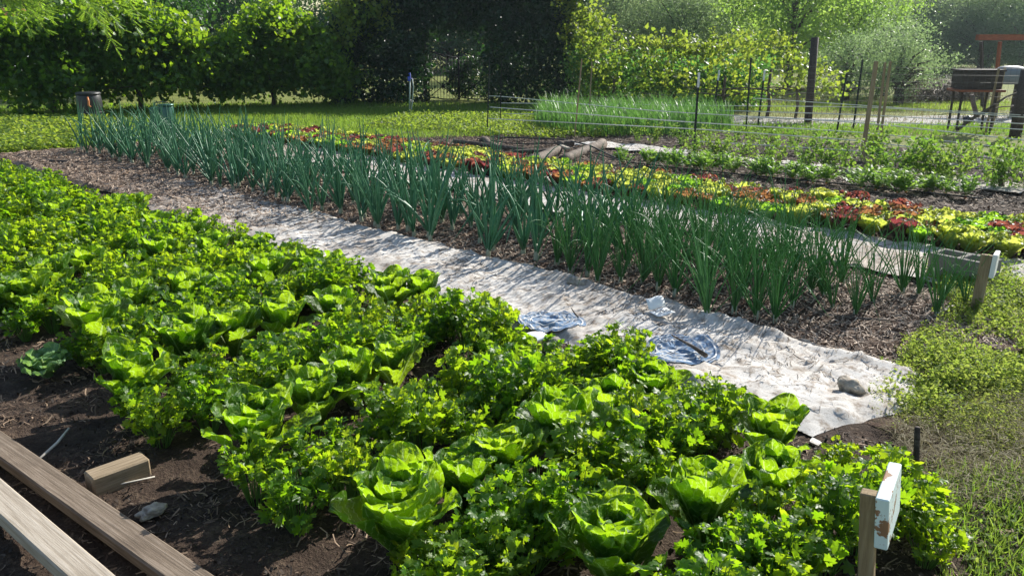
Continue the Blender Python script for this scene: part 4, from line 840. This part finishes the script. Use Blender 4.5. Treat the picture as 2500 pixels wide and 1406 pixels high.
vine('sunlit_vine', 'sprays tinted sunlit yellow green at the right shoulder of the climber', 1375, 1480, 21.6, 21.0, ([1375, 1420, 1480], [-20, 30, 60]), ([1375, 1480], [150, 205]), 75, 22, .085, 'vine_sunlit', [], depth=.3, rad=.13, up=.8)  # backlit rim of the climber, put into the leaf colour
vine('sunlit_vine', 'leaf sprays tinted sunlit yellow on the left shoulder of the climber', 820, 960, 21.4, 21.6, ([820, 870, 960], [40, -15, -30]), ([820, 960], [110, 60]), 80, 22, .085, 'vine_sunlit', [], depth=.3, rad=.13, up=.8)  # sunlit top edge of the climber, painted by these yellower leaves
TOPR = ([1400, 1500, 1600, 1700, 1800, 1900, 1990, 2060], [90, 115, 95, 110, 100, 98, 140, 190]); BOTR = ([1400, 1500, 1600, 1800, 1900, 2000, 2060], [245, 245, 245, 240, 225, 230, 235])  # the vine row below uses the leaf colour with sunlight painted in
vine('sunlit_vine', 'vine row section tinted sunlit yellow beside the dark climber', 1400, 1640, 20.5, 19.3, TOPR, BOTR, 120, 12, .085, 'vine_sunlit', [(1500, .04)], depth=.35, group='yellow vines on the trellis', rad=.12, shoots=26)
vine('sunlit_vine', 'vine tinted sunlit yellow behind the white tipped posts', 1620, 1830, 19.3, 18.4, TOPR, BOTR, 105, 12, .085, 'vine_sunlit', [(1770, .04)], depth=.35, group='yellow vines on the trellis', rad=.12, shoots=26)
vine('sunlit_vine', 'thin vine tinted sunlit yellow with bare canes at the thick timber post', 1810, 2050, 18.4, 17.0, ([1810, 1900, 1960, 2050], [105, 100, 140, 215]), BOTR, 56, 11, .08, 'vine_sunlit', [(1880, .035), (1950, .03)], depth=.3, group='yellow vines on the trellis', rad=.14, shoots=22)
vine('hedge_bush', 'dark bushy growth at the foot of the yellow vines', 1390, 1860, 21.3, 19.9, ([1390, 1600, 1860], [140, 150, 170]), ([1390, 1860], [262, 258]), 420, 34, .07, 'tree_dark', [], 'oval', .35, 'bush', None, .16, 4, .3)
# iron gate
gl, gr = at(1046, 250, 22.6), at(1196, 250, 22.6); t = empty('iron_gate', 'black iron gate with vertical bars and crossed braces in the climber arch', 'gate', (0, 0, 0))
H = 1.35; xm = (gl[0]+gr[0])/2; ends = [(gl[0]+.02, xm-.012), (xm+.012, gr[0]-.02)]
for xa, xb in ends:
    f = MB(); y = 22.6
    tube(f, [(xa, y, .05), (xa, y, H)], .018, 6); tube(f, [(xb, y, .05), (xb, y, H*.86)], .016, 6); tube(f, [(xa, y, .12), ((xa+xb)/2, y, .07), (xb, y, .06)], .016, 6); tube(f, [(xa, y, H), ((xa+xb)/2, y, H*.9), (xb, y, H*.86)], .014, 6)
    lf = f.obj('gate_leaf', M['iron'], t)
    for q in np.linspace(0, 1, 11)[1:-1]:
        m = MB(); x = xa+(xb-xa)*q; tube(m, [(x, y, .09), (x, y, H*(.98-.1*q))], .007, 5); m.obj('bar', M['iron'], lf)
    for (u0, u1) in (((xa, .12), (xb, .72)), ((xa, .72), (xb, .08))): m = MB(); tube(m, [(u0[0], y-.02, u0[1]), (u1[0], y-.02, u1[1])], .011, 5); m.obj('brace', M['iron'], lf)
    m = MB(); xc = (xa+xb)/2; 
    for k in range(6): a = k*math.pi/3; tube(m, [(xc, y-.03, .41), (xc+.09*math.cos(a), y-.03, .41+.09*math.sin(a))], [.022, .004], 5)
    m.obj('rosette', M['iron'], lf)
for x, nm in ((gl[0]-.06, 'left'), (gr[0]+.06, 'right')):
    m = MB(); box(m, (x, 22.55, 1.3), (.1, .1, 2.6), None, .006); tag(m.obj('gate_post', M['wood_dark'], None, False), f'dark post on the {nm} side of the iron gate', 'gate post')
# ------------------------------------------------------------------ trees
def tree(i, mat, L, H, rad, z0, nclump, nl, asp=.7, kind='diamond', name='tree', up=.5):
    r = empty(name, 'tree', 'tree'); mb = MB(); tr = MB(); cs = []
    for k in range(nclump):
        d = rdir(1)[0]; q = rng.random()**.4; z = z0+(H-z0)*(.5+.5*d[2]*q); s = 1-.35*abs((z-z0)/(H-z0)-.45)*2
        cs.append((d[0]*rad*q*s, d[1]*rad*q*s, z))
    cs = np.array(cs)+rng.normal(0, .15*rad, (nclump, 3)); cs[:, 2] = np.maximum(cs[:, 2], .25); clump_leaves(mb, cs, rad*.14, nl, L, kind, up, .7, asp)
    tube(tr, [(0, 0, -.1), (.05, 0, z0*.5+.2), (0, .08, H*.45), (0, 0, H*.8)], [.16, .13, .09, .03], 8)
    for c in cs[::max(1, nclump//14)]: b = np.array([0, 0, min(c[2]*.6, H*.6)]); tube(tr, [b, (b+c)/2+(0, 0, .1), c], [.05, .03, .01], 5)
    KIDS[r.name] = [mb.obj('crown', M[mat], r), tr.obj('trunk', M['bark'], r)]; return r
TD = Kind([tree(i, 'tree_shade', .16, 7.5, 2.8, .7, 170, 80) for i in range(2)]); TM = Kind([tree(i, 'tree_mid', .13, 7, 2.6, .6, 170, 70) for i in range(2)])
TL = Kind([tree(i, 'tree_lime', .11, 5.5, 2.2, .6, 170, 70) for i in range(2)]); TG = Kind([tree(i, 'tree_grey', .10, 4.6, 2.3, .4, 230, 110, .4) for i in range(2)])
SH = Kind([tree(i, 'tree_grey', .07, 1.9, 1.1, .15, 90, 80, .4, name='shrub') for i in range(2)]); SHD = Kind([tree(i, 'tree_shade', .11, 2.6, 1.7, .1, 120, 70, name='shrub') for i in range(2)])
def plant_tree(K, px, Y, s, lab, group, k=0):
    p = at(px, 100, Y); K.put(k, (p[0], Y, 0), rng.uniform(0, 6.28), s, lab, group, (rng.normal(0, .03), rng.normal(0, .03)))
G1 = 'dark trees behind the vines'; 
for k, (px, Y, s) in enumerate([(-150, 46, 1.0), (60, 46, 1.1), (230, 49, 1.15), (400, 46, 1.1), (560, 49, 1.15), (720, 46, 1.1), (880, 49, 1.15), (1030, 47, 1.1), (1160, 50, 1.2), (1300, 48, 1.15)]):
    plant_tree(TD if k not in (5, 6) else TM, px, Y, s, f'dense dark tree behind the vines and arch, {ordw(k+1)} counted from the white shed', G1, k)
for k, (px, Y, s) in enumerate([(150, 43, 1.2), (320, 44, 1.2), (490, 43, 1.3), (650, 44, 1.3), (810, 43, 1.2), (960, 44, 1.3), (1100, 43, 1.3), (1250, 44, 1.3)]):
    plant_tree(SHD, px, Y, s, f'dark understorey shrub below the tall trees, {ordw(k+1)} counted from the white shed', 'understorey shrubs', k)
for k, (px, Y, s) in enumerate([(1420, 37, 1.0), (1560, 43, 1.15), (1700, 40, 1.0), (1840, 45, 1.1), (1980, 48, 1.1), (2180, 55, 1.2)]):
    plant_tree(TM, px, Y, s, f'mid green tree behind the yellow vines, {ordw(k+1)} counted from the gate arch', 'green trees behind the yellow vines', k)
for k, (px, Y, s) in enumerate([(1500, 31, .95), (1660, 30, .8), (2240, 43, 1.0)]): plant_tree(TG, px, Y, s, ['grey green willowy tree just right of the climber', 'grey green willowy tree behind the white tipped posts', 'grey green willowy tree behind the fresh green one at right'][k], 'grey green willowy trees', k)
plant_tree(TL, 1930, 27.5, .95, 'fresh lime green tree behind the thick timber post', 'fresh green trees', 0); plant_tree(TL, 2070, 30, .95, 'fresh lime green tree behind the tan stakes', 'fresh green trees', 1)
plant_tree(TL, 1790, 33, .9, 'fresh lime green tree behind the yellow vine section', 'fresh green trees', 0)
plant_tree(SH, 2215, 21.5, 1.0, 'silvery shrub in the field right of the tan stakes', 'silvery shrubs', 0); plant_tree(SH, 2080, 23, .95, 'silvery shrub behind the tall dark steel post', 'silvery shrubs', 1); plant_tree(SH, 2170, 25, 1.25, 'taller silvery shrub behind the other two', 'silvery shrubs', 0)
for k, (px, Y, s) in enumerate([(2330, 54, 1.2), (2420, 50, 1.25), (2520, 52, 1.3), (2600, 50, 1.3)]): plant_tree(TD, px, Y, s, f'distant dark wood edge tree behind the red frame, {ordw(k+1)} counted from the grey green tree', 'distant wood edge trees', k)
for k, (px, Y, s) in enumerate([(2300, 44, 1.15), (2400, 42, 1.0), (2500, 41, 1.15)]): plant_tree(TG, px, Y, s*.9, f'hazy grey green tree beyond the field, {ordw(k+1)} behind the hutch', 'hazy field edge trees', k)
for k, px in enumerate(range(1380, 2760, 115)): plant_tree(SHD, px, 66+3*(k % 3), 2.1, f'far dark bush closing the view below the trees, {ordw(k+1)} counted from the gate arch', 'far dark bushes', k)
for k, (px, Y, s) in enumerate([(2210, 70, 1.3), (2300, 75, 1.4), (2400, 72, 1.4), (2520, 76, 1.5), (2050, 60, 1.2), (1900, 58, 1.2)]): plant_tree(TM if k % 2 else TD, px, Y, s, f'far tall tree at the back of the wood, number {ordw(k+1)} in order of planting' if False else f'far tall tree at the back of the wood, {["behind the lime tree gap", "above the silvery shrubs", "straight above the hutch", "rightmost of all", "behind the tan stakes", "behind the thick timber post"][k]}', 'far tall trees', k)
plant_tree(TD, 330, 25.5, .85, 'tall dark tree close behind the trunk vine, shading the left vines', 'near dark trees', 0)  # added at this spot to throw shade on the left vines
# drooping pinnate branch tree at the top left
t = empty('locust_tree', 'tree with drooping feathery leaflets hanging in from the top left', 'tree', (0, 0, 0)); tr = MB(); mb = MB(); bx = at(-230, 200, 15.5)
tube(tr, [(bx[0], 15.5, -.1), (bx[0]+.1, 15.6, 2), (bx[0]+.5, 15.5, 4)], [.16, .13, .08], 9)
for k in range(62):
    tx, ty = rng.uniform(20, 345), rng.uniform(-160, 75); ty = min(ty, 105-.0*tx); tip = at(tx, ty+rng.normal(0, 18), 15.8+rng.normal(0, .45)); b = tip+np.array([-.45-.3*rng.random(), rng.normal(0, .1), .42+.3*rng.random()]); tt = np.linspace(0, 1, 8)[:, None]; pts = b+(tip-b)*tt+np.array([0, 0, .16])*(tt*(1-tt)*4)
    tube(tr, pts, .005, 3, None, False)
    for q in range(1, 8):
        for s in range(3):
            d0 = norm(np.array([rng.normal(.35, .5), rng.normal(0, .5), -.55+rng.normal(0, .25)])); Lr = rng.uniform(.16, .24); side = norm(np.cross(d0, (0.1, .2, 1)))
            P = []; D = []
            for z in np.linspace(.15, 1, 7):
                for sg in (-1, 1): P.append(pts[q]+d0*Lr*z); D.append(side*sg+d0*.35)
            leaves(mb, P, np.array(D), norm(np.array([0, -.3, 1])+rng.normal(0, .4, 3)), .055, .026, 'diamond')
for k in range(10):
    p = at(rng.uniform(-100, 300), rng.uniform(-150, -30), 15.7); b = np.array([bx[0]+.5, 15.5, 3.6]); tube(tr, [b, (b+p)/2+(0, 0, .25), p], [.05, .03, .012], 5)
mb.obj('crown', M['locust'], t); tr.obj('trunk', M['bark'], t)
# ------------------------------------------------------------------ ground cover
def scatter(name, label, cat, n, fn, L, W, mat, kind='blade', up=1.6, lean=.45, flat=False, extra=None):
    m = MB(); P = fn(n); n = len(P); D = rdir(n, up) if not flat else norm(np.stack([rng.normal(size=n), rng.normal(size=n), rng.normal(0, lean, n)], 1)); N = rdir(n, 0 if not flat else 2.0)
    Ls = rng.uniform(*L, n); leaves(m, P, D, N, Ls, rng.uniform(*W, n), kind); return tag(m.obj(name, M[mat]), label, cat, None, 'stuff')
def area_px(poly, zf=lambda x, y: 0*x):                 # uniform over a ground polygon whose corners were measured in the photo
    Q = np.array([G(*p)[:2] for p in poly])
    def fn(n):
        lo, hi = Q.min(0), Q.max(0); out = []
        while sum(map(len, out)) < n:
            p = rng.uniform(lo, hi, (n*2, 2)); ins = np.zeros(len(p), bool); j = len(Q)-1
            for i in range(len(Q)):
                c = ((Q[i, 1] > p[:, 1]) != (Q[j, 1] > p[:, 1])) & (p[:, 0] < (Q[j, 0]-Q[i, 0])*(p[:, 1]-Q[i, 1])/(Q[j, 1]-Q[i, 1]+1e-12)+Q[i, 0]); ins ^= c; j = i
            out.append(p[ins])
        p = np.concatenate(out)[:n]; return np.stack([p[:, 0], p[:, 1], zf(p[:, 0], p[:, 1])], 1)
    return fn
scatter('grass', 'sunlit lawn grass in front of the vines and arch', 'grass', 60000, area_px([(-100, 300), (560, 268), (1000, 272), (1300, 285), (1330, 330), (1000, 345), (820, 318), (560, 345), (-100, 372)]), (.05, .13), (.006, .013), 'grass')
scatter('grass', 'lawn grass in the shade under the vines', 'grass', 14000, area_px([(-100, 262), (820, 252), (1400, 258), (1400, 285), (900, 278), (-100, 305)]), (.05, .12), (.012, .022), 'grass')
scatter('ground_cover', 'yellow green clover spreading at the far end of the onion bed', 'clover', 15000, area_px([(-60, 296), (260, 300), (330, 330), (120, 372), (-60, 388)], lambda x, y: rng.uniform(.02, .16, len(x))), (.04, .075), (.035, .06), 'clover', 'oval', .2, .5, True)
scatter('weeds', 'low weeds between the lettuce and the oats', 'weeds', 15000, area_px([(880, 318), (1000, 285), (1330, 290), (1450, 315), (1480, 338), (1330, 345), (1180, 335), (950, 322)], lambda x, y: rng.uniform(0, .14, len(x))), (.03, .07), (.02, .04), 'clover', 'oval', .6, .6, True)
scatter('field_grass', 'grass in the field beyond the gravel strip', 'grass', 7000, area_px([(1650, 255), (2600, 250), (2600, 272), (1650, 276)]), (.05, .12), (.010, .018), 'grass')
scatter('field_grass', 'grass on the near side of the gravel strip, behind the pea rows', 'grass', 6000, area_px([(1650, 305), (2600, 308), (2600, 332), (1650, 332)]), (.05, .12), (.010, .018), 'grass')
scatter('dry_grass', 'dry straw coloured grass in the field behind the posts', 'dry grass', 6000, area_px([(1650, 240), (2600, 235), (2600, 332), (1650, 332)]), (.05, .12), (.008, .014), 'grass_dry')
def oats(n):
    fn = area_px([(1300, 322), (1340, 290), (1700, 290), (1790, 318), (1700, 335), (1400, 338)]); return fn(n)
m = MB(); P = oats(4200)
for p in P[:4200]:
    h = rng.uniform(.4, .68); a = rng.uniform(0, 6.28); bnd = rng.uniform(.05, .35); t_ = np.linspace(0, 1, 6); droop = h*(t_-.42*np.clip(t_-.6, 0, 1)**1.2*2.2*rng.random()); pts = np.stack([p[0]+math.cos(a)*bnd*t_**2.2, p[1]+math.sin(a)*bnd*t_**2.2, droop], 1)
    w_ = rng.uniform(.005, .011); s = np.array([-math.sin(a+.6), math.cos(a+.6), 0])*w_; ww = np.array([1, 1, .95, .8, .5, .08])[:, None]; V = np.concatenate([pts-s*ww, pts+s*ww]); f = [[k, k+1, 7+k, 6+k] for k in range(5)]
    st = np.zeros((12, 3)); st[:, 2] = rng.random(); m.add(V, None, f, st)
tag(m.obj('oat_grass', M['oat']), 'tall blue green oat patch behind the two slim stakes', 'oats', None, 'stuff')
def sprigs(name, label, n, poly, H, L, W, mat, kind, nl=11, seed=61, thr=-.5):
    P = area_px(poly)(n); P = P[nz(P[:, 0], P[:, 1], seed, 1.1, 2)+rng.normal(0, .25, n) > thr]; n = len(P); hh = rng.uniform(*H, n)*(.75+.5*np.clip(nz(P[:, 0], P[:, 1], seed+1, .9, 2), -1, 1)); lean = np.stack([rng.normal(0, .55, n), rng.normal(0, .55, n), np.ones(n)], 1); lean = norm(lean)
    m = MB(); tt = rng.random((n, nl))**.7; Q = P[:, None]+lean[:, None]*(tt*hh[:, None])[:, :, None]+rng.normal(0, .010, (n, nl, 3)); Q = Q.reshape(-1, 3); Q[:, 2] = np.abs(Q[:, 2])+.004; k = len(Q); D = norm(np.stack([rng.normal(size=k), rng.normal(size=k), rng.normal(.25, .45, k)], 1))
    leaves(m, Q, D, rdir(k, .7), rng.uniform(*L, k), rng.uniform(*W, k), kind, np.clip(np.repeat(rng.random(n), nl)+rng.normal(0, .15, k), 0, 1))
    for q in range(0, n, 2): b = P[q]; e = b+lean[q]*hh[q]*1.05; sd = np.array([.0014, .0006, 0]); m.add([b-sd, b+sd, e], [[0, 1, 2]], None, [0, 0, .9])
    return tag(m.obj(name, M[mat]), label, 'weeds', None, 'stuff')
sprigs('weeds', 'thick bright chickweed around the lettered stake at the right edge', 5200, [(2180, 905), (2240, 840), (2330, 765), (2450, 735), (2620, 720), (2750, 1010), (2500, 1050), (2250, 1040), (2150, 1000)], (.05, .17), (.010, .024), (.006, .014), 'weed', 'oval', 12, 61, -.45)
sprigs('weeds', 'weeds half burying the foot of the cinder block', 900, [(2255, 690), (2290, 655), (2400, 672), (2470, 660), (2520, 735), (2400, 780), (2300, 745)], (.06, .17), (.010, .022), (.006, .012), 'weed', 'oval', 11, 67, -.8)
scatter('ground_cover', 'small creeping leaves in the thin grass at the lower right corner', 'clover', 7000, area_px([(2300, 1180), (2700, 1150), (2900, 1500), (2380, 1500)], lambda x, y: rng.uniform(.004, .05, len(x))), (.012, .03), (.008, .018), 'weed', 'oval', .7, .6, True)
sprigs('weeds', 'paler feathery weeds beyond the dark peg', 4200, [(2120, 1060), (2130, 960), (2300, 930), (2700, 1000), (2800, 1210), (2400, 1230), (2180, 1130)], (.04, .13), (.008, .018), (.003, .007), 'weed2', 'diamond', 12, 64, -.35)
for k, (x_, y_, s_) in enumerate([(2170, 1190, .55), (2240, 1262, .6), (2170, 1300, 1.0), (2225, 1300, .8), (2040, 1180, .6), (2255, 1390, .75)]):
    CIL.put(k, tuple(G(x_, y_, .01)), rng.uniform(0, 6.28), s_, f'cilantro clump beside the painted sign, {ordw(k+1)} of those around the dark peg', 'cilantro clumps in cross lines')
scatter('grass', 'thin grass at the lower right corner', 'grass', 3800, area_px([(2250, 1170), (2700, 1150), (2900, 1500), (2280, 1500), (2300, 1300)]), (.04, .11), (.003, .006), 'grass')
scatter('dry_grass', 'dry tangled grass at the right edge beyond the peg', 'dry grass', 9000, area_px([(2150, 1060), (2600, 960), (2900, 1250), (2300, 1260)], lambda x, y: rng.uniform(.01, .08, len(x))), (.04, .1), (.0015, .003), 'grass_dry', 'blade', .2, .4, True)
scatter('weeds', 'small weeds at the cinder block end of the sacking', 'weeds', 6000, area_px([(2290, 690), (2450, 690), (2560, 740), (2420, 800), (2310, 750)], lambda x, y: rng.uniform(.02, .12, len(x))), (.012, .028), (.01, .018), 'weed', 'oval', .8, .7, True)
# curled straw, chips and dry bits
def bits(name, label, n, fn, L, W, mat, zf, lean=.25, curl=.5):
    P = fn(n); n = len(P); a = rng.uniform(0, 6.28, n); el = np.abs(rng.normal(0, lean, n)); Ls = rng.uniform(*L, n); Ws = rng.uniform(*W, n); D = np.stack([np.cos(a)*np.cos(el), np.sin(a)*np.cos(el), np.sin(el)], 1); S = np.stack([-np.sin(a), np.cos(a), rng.normal(0, .5, n)], 1); S = norm(S)
    t_ = np.linspace(-.5, .5, 4); cv = rng.normal(0, curl, n); V = P[:, None]+D[:, None]*(t_[None, :, None]*Ls[:, None, None]); side = np.cross(D, (0, 0, 1.)); V = V+side[:, None]*((t_**2)[None, :, None]*(cv*Ls)[:, None, None])
    uu, vv = IB(V[:, :, 0], V[:, :, 1]); V[:, :, 2] += zf(uu, vv)+.004
    A = V-S[:, None]*Ws[:, None, None]*.5; Bq = V+S[:, None]*Ws[:, None, None]*.5; VV = np.concatenate([A, Bq], 1); b = np.arange(n)[:, None, None]*8; f = np.array([[0, 1, 5, 4], [1, 2, 6, 5], [2, 3, 7, 6]])[None]+b
    st = np.zeros((n, 8, 3)); st[:, :, 2] = (rng.random(n)**1.35)[:, None]; m = MB(); m.add(VV.reshape(-1, 3), None, f.reshape(-1, 4), st.reshape(-1, 3)); return tag(m.obj(name, M[mat]), label, 'litter', None, 'stuff')
def area_uv(u0, u1, v0, v1, dens=None):
    def fn(n):
        u = rng.uniform(u0, u1, n); v = rng.uniform(v0, v1, n)
        if dens is not None: k = rng.random(n) < dens(u, v); u, v = u[k], v[k]
        x, y = B(u, v); return np.stack([x, y, 0*x], 1)
    return fn
bits('straw_litter', 'curled brown straw mulch spread under the onions', 30000, area_uv(-7.5, -.85, 4.0, 5.75), (.03, .10), (.003, .008), 'straw', on_h, .3)
bits('straw_litter', 'dry straw under the far onions', 16000, area_uv(-13.2, -7.5, 4.0, 5.7), (.05, .14), (.006, .012), 'straw', on_h, .25)
bits('wood_litter', 'dark shredded bark covering the near bed', 26000, area_uv(-6.0, -.1, .1, 3.2, lambda u, v: np.clip(.45+1.2*nz(u, v, 81, 1.4, 2), .05, 1)), (.015, .085), (.0015, .007), 'chips', soil_h, .35, .9)
bits('fine_litter', 'fine dark crumbs of bark and soil on the near bed', 42000, area_uv(-5.5, -.1, .1, 3.2, lambda u, v: np.clip(.5+.8*nz(u, v, 82, 2.0, 2), .05, 1)), (.005, .02), (.003, .010), 'crumb', soil_h, .6)
bits('dry_litter', 'dry bits and stems strewn over the sacking', 8000, area_uv(-12.5, -1.05, 3.2, 4.05, lambda u, v: np.clip(.3+.7*nz(u, v, 71, .8, 2)+.5*(u < -6), .08, 1)), (.008, .07), (.0012, .0045), 'litter', sack_front, .1)
bits('dark_mulch', 'dark shredded mulch around the foot of the painted sign', 9000, area_px([(2150, 1200), (2450, 1180), (2700, 1500), (2150, 1560)]), (.015, .06), (.002, .006), 'chips', lambda u, v: .012+.02*np.abs(nz(u, v, 77, 2, 2)), .25)
bits('straw_litter', 'brown leaf and straw litter covering the far end of the sacking', 9000, area_uv(-13.2, -6.0, 3.15, 4.05, lambda u, v: np.clip(.15-(u+6.0)*.3, 0, 1)), (.03, .11), (.004, .012), 'straw', sack_front, .15)
bits('dry_litter', 'dry bits on the far strip of sacking', 2500, area_uv(-11, -.9, 5.7, 6.7), (.03, .1), (.002, .006), 'litter', lambda u, v: sack_h(u+5, v)+.006, .1)
bits('dark_mulch', 'dark mulch between the lettuce and the carrots', 20000, area_uv(-10.5, -.6, 6.7, 10.2), (.03, .1), (.006, .014), 'chips', far_h, .3)
bits('dry_litter', 'pale litter below the peas', 9000, area_uv(-10, -.8, 9.8, 13), (.04, .13), (.006, .012), 'litter', far_h, .2)
# ------------------------------------------------------------------ thin haze, added also to stand in for veiling lens glare
m = MB(); x0, x1, y0, y1, z0, z1 = -110, 110, -12, 118, -1, 14
m.add([(x0, y0, z0), (x1, y0, z0), (x1, y1, z0), (x0, y1, z0), (x0, y0, z1), (x1, y0, z1), (x1, y1, z1), (x0, y1, z1)], None, [[0, 3, 2, 1], [4, 5, 6, 7], [0, 1, 5, 4], [1, 2, 6, 5], [2, 3, 7, 6], [3, 0, 4, 7]])
t = NT('haze'); vol = t.n('VolumePrincipled'); vol.inputs['Color'].default_value = (.72, .87, 1, 1); vol.inputs['Density'].default_value = .0005; vol.inputs['Anisotropy'].default_value = .6
t.l(vol.outputs[0], t.out.inputs['Volume']); tag(m.obj('haze', t.m, None, False), None, None, None, 'stuff'); sc.cycles.volume_bounces = 0
# pale frilly head at the left edge and a scrap of sacking beside the boards
r = empty('pale_lettuce', 'pale blue green frilly head in the dark soil at the left edge', 'lettuce', tuple(G(118, 925, .02))); o = MB(); a = 0
for k in range(13): a += 2.4; q = k/12; blade_leaf(o, a, .01, .01, rng.uniform(.14, .17), rng.uniform(.12, .15), R(52-40*q), R(80-55*q), .4, .012, 3.5, rnd=rng.random(), crk=.004)
o.obj('leaves', M['pale_lettuce'], r); m = MB(); tube(m, [(0, 0, -.02), (0, 0, .04)], [.02, .012], 7); m.obj('stem', M['shank'], r)
stone(G(372, 1252, .03), (.045, .032, .022), 'small crumpled lump of sacking in the soil beside the brown board', 'sacking_lump', 'rock', 14)
stick([G(220, 1198, .04), G(290, 1182, .045), G(378, 1163, .04)], [.003, .003, .003], 'thin pale wire lying in front of the short wood block', 'white_pipe', 'wire', 'wire')
bits('brush_litter', 'grey brush pile of dead stalks in the field left of the hutch', 2600, area_px([(2200, 246), (2330, 238), (2420, 242), (2400, 250), (2210, 256)], lambda x, y: .12+.45*rng.random(len(x))**2), (.15, .6), (.008, .02), 'litter', lambda u, v: 0*u, .6)
